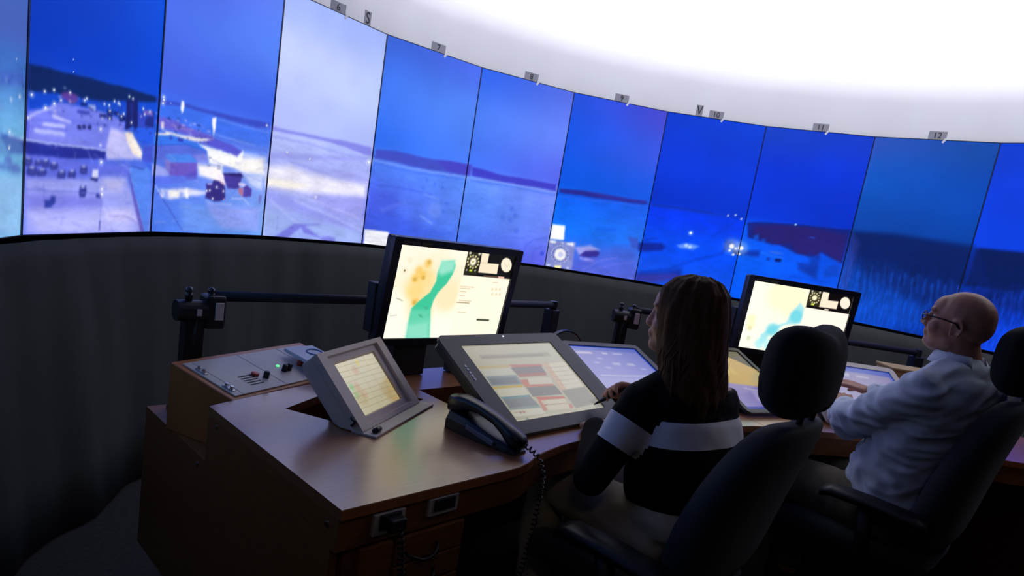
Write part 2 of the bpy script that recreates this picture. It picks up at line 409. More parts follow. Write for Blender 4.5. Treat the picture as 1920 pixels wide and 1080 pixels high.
('P','32287c',0.97,3.3,[(1412,189),(1463,192),(1483,206),(1529,204),(1561,196),(1588,181),(1597,136),(1559,128),(1499,124),(1467,130),(1415,134),(1418,157)]),
('P','e8b8c0',0.85,3.3,[(1529,204),(1584,197),(1594,188),(1546,195)]),
('G','f4f0ff',0.95,2.9,2.9,[(1424,161),(1450,164),(1511,179),(1482,134),(1575,167)]),
('G','ff9080',0.9,3.3,3.3,[(1585,137)]),
('P','c8c8f8',0.85,2.5,[(1423,189),(1466,192),(1464,187),(1427,185)]),
('P','f0ecff',0.92,10.2,[(1050,146),(1275,162),(1411,156),(1412,147),(1280,135),(1136,116),(1071,125)]),
('P','ffffff',0.95,4.1,[(1235,160),(1262,161),(1271,125),(1250,127)]),
('P','ffffff',0.95,3.7,[(1011,158),(1038,141),(1075,122),(1060,119),(1032,141)]),
('P','fffef8',0.9,6.1,[(1119,145),(1196,149),(1181,124),(1134,128)]),
('P','7898f8',0.7,4.9,[(1197,146),(1224,144),(1221,120),(1201,119)]),
('P','7898f8',0.7,4.9,[(1071,145),(1106,144),(1116,121),(1084,123)]),
('L','3838a8',0.9,2.9,2.0,[(1035,136),(1108,94),(1187,43),(1251,3)]),
('L','d0d0fc',0.7,5.7,5.7,[(1660,142),(1775,147),(1840,126)]),
('L','c8ccfc',0.7,4.9,4.9,[(1424,122),(1501,113),(1657,119)]),
('L','a8b4fa',0.6,4.9,6.5,[(1623,88),(1918,97)]),
('L','7078dc',0.5,5.7,6.5,[(1466,99),(1627,71),(1796,56)]),
('P','78a0f4',0.6,24.6,[(1216,114),(1466,99),(1591,50),(1936,24),(1247,5)]),
('P','a4a8fa',0.6,20.5,[(1441,110),(1658,112),(1968,117),(1975,14),(1597,24),(1478,73)]),
('P','6c58b0',0.6,5.7,[(1937,168),(1964,169),(1963,134),(1936,136)]),
('P','8080e8',0.85,5.6,[(1992,457),(2195,459),(2512,463),(2695,471),(2980,470),(2999,432),(2904,429),(2567,449),(2257,447),(1996,442)]),
('L','b8c4ff',0.7,8.4,5.6,[(1998,437),(2318,439),(2704,440),(2995,420)]),
('L','8e96f0',0.75,6.3,5.6,[(2002,419),(2322,421),(2711,411),(2996,417)]),
('P','9c9ef2',0.7,9.8,[(1991,352),(2333,374),(2951,418),(2955,404),(2588,370),(1999,324)]),
('L','9294f0',0.6,8.4,8.4,[(2165,331),(2474,308),(2743,294),(2987,295)]),
('L','a09cf0',0.6,7.0,8.4,[(2468,330),(2982,313)]),
('P','f4f0ff',0.9,27.9,[(1992,294),(2181,311),(2377,294),(2608,290),(2974,287),(2991,232),(2435,207),(2000,209)]),
('P','fff8ec',0.95,15.4,[(1998,244),(2184,245),(2401,244),(2249,216),(1998,214)]),
('P','9c9cf0',0.75,17.5,[(2436,201),(2994,220),(2994,118),(2651,125),(2483,163)]),
('P','8e92f0',0.6,20.9,[(2004,188),(2235,171),(2793,108),(3001,42),(2526,95),(2011,151)]),
('L','c4ccff',0.6,7.0,8.4,[(2032,157),(2306,66)]),
('L','c4ccff',0.6,8.4,9.8,[(2260,166),(2598,122),(2995,61)]),
('L','c8ccff',0.5,7.0,9.8,[(2195,196),(2441,178),(2933,122)]),
('P','7270e0',0.8,6.3,[(2109,-2),(2271,62),(2531,74),(2506,67),(2382,58),(2463,33),(2559,12),(2622,24),(2706,15),(2697,-4),(2589,-2),(2520,11),(2377,26),(2346,51),(2237,0),(2226,-5)]),
('P','a8bcfa',0.6,14.0,[(1979,122),(2258,64),(2064,-1),(2003,-3)]),
('P','a8c0fc',0.6,17.5,[(2406,59),(2663,77),(2982,54),(2982,3),(2738,0),(2706,18),(2544,18)]),
('L','7c80e0',0.8,3.5,2.8,[(2123,88),(2124,24)]),
('G','ffffff',1,6.3,6.3,[(2976,399)]),
('G','ffffff',0.9,4.2,4.2,[(2359,357),(2146,366)]),
('G','f4f0ff',0.5,8.4,8.4,[(2457,194)]),
('P','4048c0',0.85,6.4,[(3022,466),(3220,481),(3432,478),(3625,479),(3794,489),(4034,493),(4032,431),(3813,427),(3421,419),(3221,427),(3015,422)]),
('P','4a3cc8',0.6,7.9,[(3625,479),(3794,489),(4034,493),(4038,435),(3812,430)]),
('L','84a0ff',0.7,10.3,4.8,[(3010,415),(3424,409),(3816,417),(4028,423)]),
('L','3c6cf0',0.8,6.4,4.8,[(3009,396),(3428,393),(3998,410)]),
('L','3c58e0',0.6,7.9,9.5,[(3014,300),(3320,302),(3650,297)]),
('L','90b0ff',0.5,7.9,7.9,[(3567,294),(3727,280)]),
('P','4458e0',0.6,31.8,[(2996,267),(3262,271),(3342,219),(3233,132),(3018,104)]),
('P','3c5ce8',0.6,39.7,[(3000,154),(3356,167),(3576,115),(3944,104),(3253,54)]),
('L','a0b8ff',0.6,7.2,7.2,[(3551,178),(3694,147)]),
('G','86a4ff',0.35,47.7,47.7,[(3702,220)]),
('L','7c9cff',0.35,12.7,15.9,[(3157,178),(3378,235)]),
('G','3c68ec',0.45,11.1,11.1,[(3573,367)]),
('G','3c68ec',0.45,11.1,11.1,[(3661,355)]),
('G','3c68ec',0.45,11.1,11.1,[(3758,344)]),
('G','3c68ec',0.45,11.1,11.1,[(3545,322)]),
('G','3c68ec',0.45,11.1,11.1,[(3834,264)]),
('G','3c68ec',0.45,11.1,11.1,[(3803,221)]),
('P','3a34c4',0.85,5.6,[(4044,484),(4179,481),(4360,471),(4597,477),(4741,477),(4978,478),(4990,442),(4827,441),(4538,438),(4260,436),(4051,436)]),
('L','86a4ff',0.7,9.5,4.8,[(4047,425),(4331,429),(4684,431),(4987,430)]),
('L','3c70f4',0.8,6.4,4.8,[(4045,408),(4404,418),(4976,418)]),
('G','4068ec',0.4,17.5,17.5,[(4526,296)]),
('G','4068ec',0.4,17.5,17.5,[(4579,264)]),
('G','4068ec',0.4,17.5,17.5,[(4532,231)]),
('G','4068ec',0.4,17.5,17.5,[(4621,179)]),
('G','4068ec',0.4,17.5,17.5,[(4445,238)]),
('L','4a68e8',0.5,7.2,9.5,[(4158,131),(4492,132),(4691,140),(4772,162)]),
('L','4058d8',0.6,5.6,6.4,[(4746,17),(4748,100),(4823,143),(4966,162)]),
('L','4058d8',0.5,5.6,6.4,[(4850,16),(4845,77),(4937,114)]),
('G','2c44c8',0.6,15.9,15.9,[(4952,70)]),
('P','f6f6ff',1,2.4,[(3007,71),(3252,74),(3256,-7),(3017,-12)]),
('L','b8bce0',0.5,4.0,3.2,[(3028,34),(3238,37)]),
('L','a0a8d8',0.7,4.0,3.2,[(3025,60),(3060,59)]),
('L','c8ccec',0.5,4.0,3.2,[(3027,15),(3197,18)]),
('P','2a1c7c',0.8,5.8,[(5009,459),(5240,471),(5497,472),(5757,472),(5973,476),(5973,458),(5765,449),(5378,443),(5017,436)]),
('P','3434ac',0.5,4.9,[(5265,474),(5496,475),(5965,478),(5970,465),(5504,452)]),
('L','3c68f0',0.6,8.2,4.9,[(5011,415),(5384,426),(5899,444)]),
('L','0848d8',0.7,5.8,4.9,[(5002,424),(5380,436),(5961,453)]),
('L','0c44d8',0.4,16.4,20.6,[(5489,268),(5682,275)]),
('P','4a60d8',0.55,32.9,[(5298,59),(5728,183),(5962,197),(5987,18),(5304,2)]),
('P','b8b0f8',0.85,14.8,[(5286,137),(5446,165),(5556,147),(5485,126),(5386,110),(5370,80)]),
('P','362c94',0.95,5.8,[(5340,92),(5406,126),(5539,139),(5563,126),(5545,103),(5419,88)]),
('P','a098f0',0.8,9.9,[(5364,76),(5419,88),(5527,79),(5505,67),(5413,66)]),
('L','8080e8',0.5,8.2,9.9,[(5418,12),(5555,75),(5752,114)]),
('L','5c50c8',0.5,8.2,9.9,[(5358,36),(5550,89)]),
('L','7878e4',0.5,8.2,9.9,[(5461,2),(5765,79),(5956,103)]),
('P','3c4cb8',0.7,11.5,[(5836,250),(5942,253),(5977,191),(5897,191)]),
('P','0c2090',0.85,11.5,[(5965,226),(6199,249),(6243,231),(6222,201),(5982,177)]),
('L','0c2498',0.6,7.4,9.9,[(6011,245),(6140,272)]),
('P','84acff',0.8,11.5,[(6362,250),(6442,269),(6516,272),(6593,265),(6539,242),(6404,236)]),
('G','d8ecff',0.6,11.5,11.5,[(6459,258),(6498,253)]),
('L','0030b8',0.6,14.8,16.4,[(6039,52),(6339,104),(6563,177),(6847,248)]),
('P','0c2898',0.7,20.6,[(6005,42),(6283,84),(6460,116),(6486,46),(6007,-2)]),
('P','4838a0',0.6,24.7,[(5994,33),(6410,82),(6478,67),(6187,-6),(5994,-3)]),
('L','0a38c8',0.5,7.4,8.2,[(6692,332),(6898,436)]),
('L','0a34b8',0.7,13.2,8.2,[(5998,460),(6334,463),(6643,464),(6981,475)]),
('L','0c2ca0',0.8,7.4,4.9,[(5997,464),(6393,472),(6665,470)]),
('P','0c2898',0.7,11.5,[(6843,325),(6926,333),(6939,299),(6845,254)]),
('G','ffffff',1,16.4,16.4,[(6924,298)]),
('G','ffffff',1,14.0,14.0,[(7013,296)]),
('G','e4f0ff',0.9,8.2,8.2,[(6912,272),(6970,288),(6957,251),(7009,260)]),
('P','142058',0.8,6.6,[(6933,281),(7008,277),(7042,252),(6956,255)]),
('G','8ce4ff',1,9.0,9.0,[(6477,334)]),
('G','ffffff',1,5.8,5.8,[(6477,334)]),
('G','b8ccff',0.95,6.6,6.6,[(6818,470),(6894,480),(6960,464)]),
('P','ffffff',1,2.5,[(5000,250),(5139,254),(5153,168),(5002,160)]),
('P','8890d0',0.97,1.6,[(4999,155),(5285,167),(5291,1),(5001,0)]),
('G','ccd0f8',0.9,18.7,18.7,[(5145,81)]),
('P','6c74c4',0.35,5.3,[(5005,130),(5094,133),(5050,28),(5009,10)]),
('P','6c74c4',0.35,5.3,[(5232,132),(5281,139),(5279,39),(5238,59)]),
('G','e0e4ff',0.9,2.9,2.9,[(5233,89)]),
('G','e0e4ff',0.9,2.9,2.9,[(5234,75)]),
('G','e0e4ff',0.9,2.9,2.9,[(5228,62)]),
('G','e0e4ff',0.9,2.9,2.9,[(5217,50)]),
('G','e0e4ff',0.9,2.9,2.9,[(5200,40)]),
('G','e0e4ff',0.9,2.9,2.9,[(5179,33)]),
('G','e0e4ff',0.9,2.9,2.9,[(5155,29)]),
('G','e0e4ff',0.9,2.9,2.9,[(5130,28)]),
('G','e0e4ff',0.9,2.9,2.9,[(5106,32)]),
('G','e0e4ff',0.9,2.9,2.9,[(5084,38)]),
('G','e0e4ff',0.9,2.9,2.9,[(5065,48)]),
('G','e0e4ff',0.9,2.9,2.9,[(5052,59)]),
('G','e0e4ff',0.9,2.9,2.9,[(5045,72)]),
('G','e0e4ff',0.9,2.9,2.9,[(5044,86)]),
('G','e0e4ff',0.9,2.9,2.9,[(5049,99)]),
('G','e0e4ff',0.9,2.9,2.9,[(5061,111)]),
('G','e0e4ff',0.9,2.9,2.9,[(5077,121)]),
('G','e0e4ff',0.9,2.9,2.9,[(5098,129)]),
('G','e0e4ff',0.9,2.9,2.9,[(5122,132)]),
('G','e0e4ff',0.9,2.9,2.9,[(5147,133)]),
('G','e0e4ff',0.9,2.9,2.9,[(5171,130)]),
('G','e0e4ff',0.9,2.9,2.9,[(5193,123)]),
('G','e0e4ff',0.9,2.9,2.9,[(5212,114)]),
('G','e0e4ff',0.9,2.9,2.9,[(5225,102)]),
('G','303868',0.9,2.4,2.4,[(5217,80)]),
('G','303868',0.9,2.4,2.4,[(5205,59)]),
('G','303868',0.9,2.4,2.4,[(5175,45)]),
('G','303868',0.9,2.4,2.4,[(5136,40)]),
('G','303868',0.9,2.4,2.4,[(5097,46)]),
('G','303868',0.9,2.4,2.4,[(5069,61)]),
('G','303868',0.9,2.4,2.4,[(5060,82)]),
('G','303868',0.9,2.4,2.4,[(5072,102)]),
('G','303868',0.9,2.4,2.4,[(5102,117)]),
('G','303868',0.9,2.4,2.4,[(5141,122)]),
('G','303868',0.9,2.4,2.4,[(5180,116)]),
('G','303868',0.9,2.4,2.4,[(5208,100)]),
('P','fffffc',1,1.3,[(5201,86),(5202,75),(5196,65),(5185,56),(5170,50),(5152,46),(5132,46),(5114,50),(5098,56),(5086,65),(5080,76),(5080,87),(5085,97),(5096,106),(5111,112),(5130,115),(5149,115),(5167,112),(5183,106),(5195,97)]),
('P','ffffff',0.95,1.3,[(5000,153),(5070,156),(5070,142),(5002,140)]),
('P','f8faff',0.95,1.6,[(5190,155),(5261,160),(5262,144),(5193,145)]),
('P','e4f0ff',0.9,1.3,[(5138,156),(5156,146),(5131,144)]),
('P','fff8b0',1,1.3,[(5102,13),(5170,16),(5171,-2),(5103,-5)]),
('P','e0f0ff',0.9,1.6,[(5017,11),(5059,12),(5058,3),(5016,1)]),
('P','e8f4ff',0.9,1.6,[(5231,13),(5257,13),(5256,3),(5232,3)]),
('L','dfe4ff',0.9,1.1,0.8,[(5001,130),(5069,105)]),
('L','dfe4ff',0.9,1.1,0.8,[(5231,53),(5285,34)]),
('G','f07090',0.9,3.2,3.2,[(5199,53)]),
('P','141e78',0.9,9.0,[(7021,449),(7231,465),(7479,477),(7642,483),(7988,492),(8000,463),(7995,304),(7779,344),(7710,312),(7554,316),(7383,349),(7278,346),(7054,363)]),
('P','2c1c6c',0.75,15.1,[(7081,435),(7338,465),(7646,474),(7971,461),(7986,303),(7774,356),(7769,318),(7564,317),(7482,365),(7296,354),(7102,380)]),
('P','0a60f0',0.7,7.5,[(7113,381),(7152,391),(7164,360),(7122,356)]),
('P','0a58e8',0.7,7.5,[(7193,369),(7229,373),(7234,348),(7201,348)]),
('L','0a1c70',0.9,5.3,3.8,[(7014,439),(7126,459),(7335,471),(7603,479),(7845,479),(7989,489)]),
('P','0a2490',0.7,15.1,[(7019,282),(7209,301),(7202,261),(7049,259)]),
('L','3c84ff',0.6,7.5,7.5,[(7224,289),(7324,280),(7432,278)]),
('G','08185c',0.9,12.1,12.1,[(7385,261),(7411,263)]),
('G','0a2488',0.5,12.1,12.1,[(7301,259)]),
('P','0a2c98',0.7,18.8,[(7593,269),(7675,271),(7780,263),(7797,196),(7699,211),(7609,227)]),
('P','0a2c98',0.6,15.1,[(7671,333),(7788,320),(7783,257),(7709,262)]),
('P','0c3cb8',0.6,18.8,[(7836,251),(7967,301),(7986,229),(7863,210)]),
('L','0030c0',0.4,12.1,15.1,[(7553,183),(7863,185)]),
('G','a8dcff',0.95,6.0,6.0,[(7484,478)]),
('G','1458f0',0.6,18.8,4.5,[(7667,420)]),
('G','5070e0',0.5,45.2,9.0,[(7358,303)]),
('P','001c60',0.92,27.4,[(8011,485),(8373,501),(8685,496),(9010,493),(9032,294),(8796,312),(8592,313),(8435,353),(8257,346),(8039,372)]),
('P','041f66',0.6,37.3,[(7993,484),(8376,492),(8983,480),(9014,260),(8773,167),(8494,212),(8195,271),(8039,325)]),
('L','1a58d8',0.6,6.2,7.5,[(8067,328),(8081,248)]),
('L','0a2c8c',0.6,8.7,7.5,[(8102,317),(8123,223)]),
('L','1a58d8',0.6,11.2,7.5,[(8138,307),(8164,198)]),
('L','0a2c8c',0.6,7.5,7.5,[(8173,296),(8205,173)]),
('L','1a58d8',0.6,10.0,7.5,[(8208,285),(8227,192)]),
('L','0a2c8c',0.6,6.2,7.5,[(8221,324),(8247,218)]),
('L','1a58d8',0.6,8.7,7.5,[(8256,314),(8288,193)]),
('L','0a2c8c',0.6,11.2,7.5,[(8290,303),(8310,212)]),
('L','1a58d8',0.6,7.5,7.5,[(8324,292),(8350,188)]),
('L','0a2c8c',0.6,10.0,7.5,[(8358,282),(8390,163)]),
('L','1a58d8',0.6,6.2,7.5,[(8371,320),(8391,232)]),
('L','0a2c8c',0.6,8.7,7.5,[(8405,310),(8430,207)]),
('L','1a58d8',0.6,11.2,7.5,[(8438,299),(8469,183)]),
('L','0a2c8c',0.6,7.5,7.5,[(8472,289),(8490,202)]),
('L','1a58d8',0.6,10.0,7.5,[(8505,279),(8529,178)]),
('L','0a2c8c',0.6,6.2,7.5,[(8517,317),(8548,202)]),
('L','1a58d8',0.6,8.7,7.5,[(8550,306),(8568,221)]),
('L','0a2c8c',0.6,11.2,7.5,[(8582,296),(8607,197)]),
('L','1a58d8',0.6,7.5,7.5,[(8615,286),(8645,173)]),
('L','0a2c8c',0.6,10.0,7.5,[(8647,276),(8665,192)]),
('L','1a58d8',0.6,6.2,7.5,[(8659,313),(8683,216)]),
('L','0a2c8c',0.6,8.7,7.5,[(8691,303),(8720,192)]),
('L','1a58d8',0.6,11.2,7.5,[(8723,293),(8740,211)]),
('L','0a2c8c',0.6,7.5,7.5,[(8754,282),(8777,187)]),
('L','1a58d8',0.6,10.0,7.5,[(8785,272),(8814,164)]),
('L','0a2c8c',0.6,6.2,7.5,[(8797,309),(8814,229)]),
('L','1a58d8',0.6,8.7,7.5,[(8828,299),(8851,206)]),
('L','0a2c8c',0.6,11.2,7.5,[(8859,289),(8887,183)]),
('L','1a58d8',0.6,7.5,7.5,[(8890,279),(8906,201)]),
('L','0a2c8c',0.6,10.0,7.5,[(8920,269),(8942,178)]),
('L','1a58d8',0.6,6.2,7.5,[(8931,306),(8959,201)]),
('L','0a2c8c',0.6,8.7,7.5,[(8961,296),(8977,219)]),
('L','1a58d8',0.6,11.2,7.5,[(8991,286),(9014,196)]),
('L','0a2c8c',0.6,7.5,7.5,[(9023,276),(9052,174)]),
('L','021c64',0.6,8.7,10.0,[(8062,409),(8086,318)]),
('L','021c64',0.6,8.7,10.0,[(8114,375),(8138,285)]),
('L','021c64',0.6,8.7,10.0,[(8151,377),(8175,287)]),
('L','021c64',0.6,8.7,10.0,[(8188,378),(8212,288)]),
('L','021c64',0.6,8.7,10.0,[(8225,379),(8249,290)]),
('L','021c64',0.6,8.7,10.0,[(8261,380),(8285,291)]),
('L','021c64',0.6,8.7,10.0,[(8297,381),(8321,293)]),
('L','021c64',0.6,8.7,10.0,[(8333,382),(8357,294)]),
('L','021c64',0.6,8.7,10.0,[(8369,383),(8393,295)]),
('L','021c64',0.6,8.7,10.0,[(8404,384),(8428,297)]),
('L','021c64',0.6,8.7,10.0,[(8439,385),(8463,298)]),
('L','021c64',0.6,8.7,10.0,[(8474,386),(8498,299)]),
('L','021c64',0.6,8.7,10.0,[(8509,387),(8533,301)]),
('L','021c64',0.6,8.7,10.0,[(8543,389),(8567,302)]),
('L','021c64',0.6,8.7,10.0,[(8577,390),(8601,304)]),
('L','021c64',0.6,8.7,10.0,[(8611,391),(8635,305)]),
('L','021c64',0.6,8.7,10.0,[(8658,359),(8682,273)]),
('L','021c64',0.6,8.7,10.0,[(8692,360),(8716,275)]),
('L','021c64',0.6,8.7,10.0,[(8725,361),(8749,276)]),
('L','021c64',0.6,8.7,10.0,[(8758,362),(8782,278)]),
('L','021c64',0.6,8.7,10.0,[(8791,363),(8815,279)]),
('L','021c64',0.6,8.7,10.0,[(8823,365),(8847,281)]),
('L','021c64',0.6,8.7,10.0,[(8855,366),(8879,282)]),
('L','021c64',0.6,8.7,10.0,[(8887,367),(8911,283)]),
('L','021c64',0.6,8.7,10.0,[(8919,368),(8943,285)]),
('L','021c64',0.6,8.7,10.0,[(8951,369),(8975,286)]),
('P','0c50d0',0.6,62.2,[(8021,183),(8503,191),(8794,158),(8774,45),(8207,16)]),
('P','5048b0',0.35,22.4,[(8002,484),(8094,423),(8086,166),(8012,158)]),
('L','5858c0',0.35,7.5,12.4,[(8015,991),(8011,713)]),
('P','001858',0.93,14.9,[(9030,484),(9398,491),(9491,493),(9573,310),(9384,300),(9032,294)]),
('P','021a60',0.7,37.3,[(9048,296),(9568,320),(9615,216),(9173,204)]),
('P','001858',0.93,9,[(9060,486),(10000,491),(11050,488),(11050,330),(10000,345),(9200,335)]),
('L','001c70',0.6,5.0,7.5,[(9245,295),(9258,203)]),
('L','1450f0',0.6,5.0,7.5,[(9277,275),(9306,147)]),
('L','1450f0',0.6,5.0,7.5,[(9308,255),(9327,150)]),
('L','001c70',0.6,5.0,7.5,[(9317,283),(9352,142)]),
('L','1450f0',0.6,5.0,7.5,[(9348,263),(9373,145)]),
('L','1450f0',0.6,5.0,7.5,[(9357,292),(9372,196)]),
('L','001c70',0.6,5.0,7.5,[(9387,272),(9418,141)]),
('L','1450f0',0.6,5.0,7.5,[(9396,300),(9417,192)]),
('L','1450f0',0.6,5.0,7.5,[(9426,280),(9463,137)]),
('L','001c70',0.6,5.0,7.5,[(9435,308),(9462,187)]),
('L','1450f0',0.6,5.0,7.5,[(9465,288),(9482,190)]),
('L','1450f0',0.6,5.0,7.5,[(9473,316),(9506,183)]),
('L','001c70',0.6,5.0,7.5,[(9503,297),(9526,185)]),
('L','1450f0',0.6,5.0,7.5,[(9532,277),(9545,188)]),
('L','1450f0',0.6,5.0,7.5,[(9540,305),(9569,181)]),
('L','001c70',0.6,5.0,7.5,[(9569,285),(9589,183)]),
('L','1450f0',0.6,5.0,7.5,[(9577,313),(9612,176)]),
('L','1450f0',0.6,5.0,7.5,[(9606,293),(9631,179)]),
('P','0c46e8',0.6,37.3,[(9310,116),(9631,179),(9698,29),(9277,-26)]),
]

# base colours of each screen, left and right edge, at heights 1, .75, .5, .43, .25, 0
TS = [0, .25, .43, .5, .75, 1]
BASE = {
 -2: ['78b0e4 78b0e4', '6ca0e0 6ca0e0', '4668c0 4668c0', '4c70c8 4c70c8', '3c74d0 3c74d0', '3c78d4 3c78d4'],
 -1: ['78b4e6 74aee0', '64a4e2 6cacdc', '3a66c0 3c6cc0', '4a68c0 4660b8', '3a70cc 3c70c8', '3c7cd8 3c78d0'],
 0: ['6878ec 6e86ee', '5c60e0 4870e8', '0a3cc0 0c48d0', '0038c0 0044d4', '0034bc 004cdc', '0030b4 2c48d8'],
 1: ['4c78ec 6aa0f4', '5878ec 88a4f8', '3c6cf0 4c74f0', '4464e4 3c64ee', '4c70f0 5480f4', '4c50dc 5c80f0'],
 2: ['98b0fa a0acf6', 'a8b0f8 a4a8f4', 'b4c0ff acbaff', 'b8c4ff b0c0ff', 'c4d0ff bcccff', 'a0b4ff a4b8ff'],
 3: ['3850d8 4a76f4', '4a68ec 5c88fc', '5080fa 5a8cff', '3070f8 4c80ff', '4078f4 5488fc', '3864dc 4a6cf0'],
 4: ['4a74f4 6064ec', '5488fc 6c88fc', '6090ff 748cff', '4478fc 5868f0', '4c80fc 6684fc', '2c64f0 5870ec'],
 5: ['5868e0 5868dc', '0c70ff 2470f4', '0864fc 1c60f4', '0456e4 1458e8', '1054e8 3858e8', '1c50e4 4848d4'],
 6: ['1450e0 0c54f0', '0448ee 004cf8', '0038f0 003cf4', '0030c8 0034d4', '0038dc 0038dc', '0038d0 0040dc'],
 7: ['0058f8 0858f0', '0460ff 0454f4', '0458fc 0044dc', '0038e0 0030c8', '0034dc 0034d8', '0c40cc 0c38c8'],
 8: ['0c50d4 0030a0', '0444b4 00206c', '00389c 002c80', '0444ac 0040a4', '0454c4 0048b8', '2850b8 0c48a8'],
 9: ['0844e0 0844e0', '0030b0 0030b0', '0438d4 0438d4', '0040e8 0040e8', '003ce0 003ce0', '0038cc 0038cc'],
 10: ['0844e0 0844e0', '0030b0 0030b0', '0030b0 0030b0', '0040e8 0040e8', '003ce0 003ce0', '0038cc 0038cc'],
}
def pano(k):
    h3 = lambda h: np.array([int(h[i:i+2], 16) for i in (0, 2, 4)])/255.
    tab = np.array([[h3(x) for x in row.split()] for row in BASE[k]])
    def f(fx, fy):
        i = np.clip(np.searchsorted(TS, fy, side='right')-1, 0, 4); t0 = np.array(TS)[i]; t1 = np.array(TS)[i+1]
        a = ((fy-t0)/(t1-t0))[:, None]; a = a*a*(3-2*a)
        row = tab[i]*(1-a)[:, :, None]+tab[i+1]*a[:, :, None]
        C = row[:, 0]*(1-fx)[:, None]+row[:, 1]*fx[:, None]
        X = (k+fx)*684.; Y = fy*1210.
        X0 = X+2000
        C = C*(1+.07*vnoise(X0, Y, 260, 1)+.03*vnoise(X0, Y, 90, 2))[:, None]
        low = np.clip((.47-fy)/.05, 0, 1)           # snow and forest below the horizon are textured and ragged
        dx = (3*vnoise(X0, Y, 38, 3)+2.5*vnoise(X0, Y, 15, 4))*low; dy = (3.5*vnoise(X0*.6, Y, 24, 5)+2.5*vnoise(X0, Y, 11, 6))*np.clip((.5-fy)/.05, 0, 1)
        C = paint(X+dx, Y+dy, C, [o for o in OPS if o[0] != 'G'], .684, 1.21, 2.0)
        if k in (-1, 0, 1):                         # far lamps, trampled snow and vehicles of the airfield
            r_ = np.random.default_rng(40+k); far = []
            for _ in range(46): far.append(('G', ('20287c', '10206c', '8890e8', 'c8c0f0')[int(r_.integers(4))], .6, float(r_.uniform(3, 9)), float(r_.uniform(2, 5)), [(k*1000+r_.uniform(150, 1000) if k < 1 else k*1000+r_.uniform(0, 420), r_.uniform(310, 400) if k < 1 else r_.uniform(330, 400))]))
            for _ in range(60): far.append(('L', ('4a58d8', 'c0c4fa', '8890f0')[int(r_.integers(3))], .35, float(r_.uniform(2, 5)), 5., [(a_, b_), (a_+r_.uniform(-60, 120), b_+r_.uniform(-22, 10))]) if (a_ := k*1000+r_.uniform(0, 1000)) and (b_ := r_.uniform(10, 300)) else None)
            C = paint(X+dx, Y+dy, C, far, .684, 1.21, 1.5)
        nx_ = int(np.sum(fy == fy[0])); G_ = C.reshape(-1, nx_, 3)
        for _ in range(2 if k < 3 else 1):
            G_ = np.pad(G_, ((1, 1), (1, 1), (0, 0)), mode='edge'); G_ = (G_[:-2]+2*G_[1:-1]+G_[2:])/4; G_ = (G_[:, :-2]+2*G_[:, 1:-1]+G_[:, 2:])/4
        C = paint(X, Y, G_.reshape(-1, 3).copy(), [o for o in OPS if o[0] == 'G'], .684, 1.21)
        C = paint(X, Y, C, [('G', o[1], .28, o[3]*3.2, o[4]*3.2, o[5]) for o in OPS if o[0] == 'G' and o[2] >= .95 and o[1][0] in 'fe'], .684, 1.21)
        tex = .06*vnoise(X0*.45, Y*1.6, 30, 7)+.05*vnoise(X0*.7, Y*1.5, 12, 8)+.10*vnoise(X0, Y, 90, 9)
        if k >= 8: tex = tex+.28*vnoise(X0*2.2, Y*.35, 16, 10)*np.clip((.40-fy)/.1, 0, 1)
        return C*(1+tex*low)[:, None]
    return f
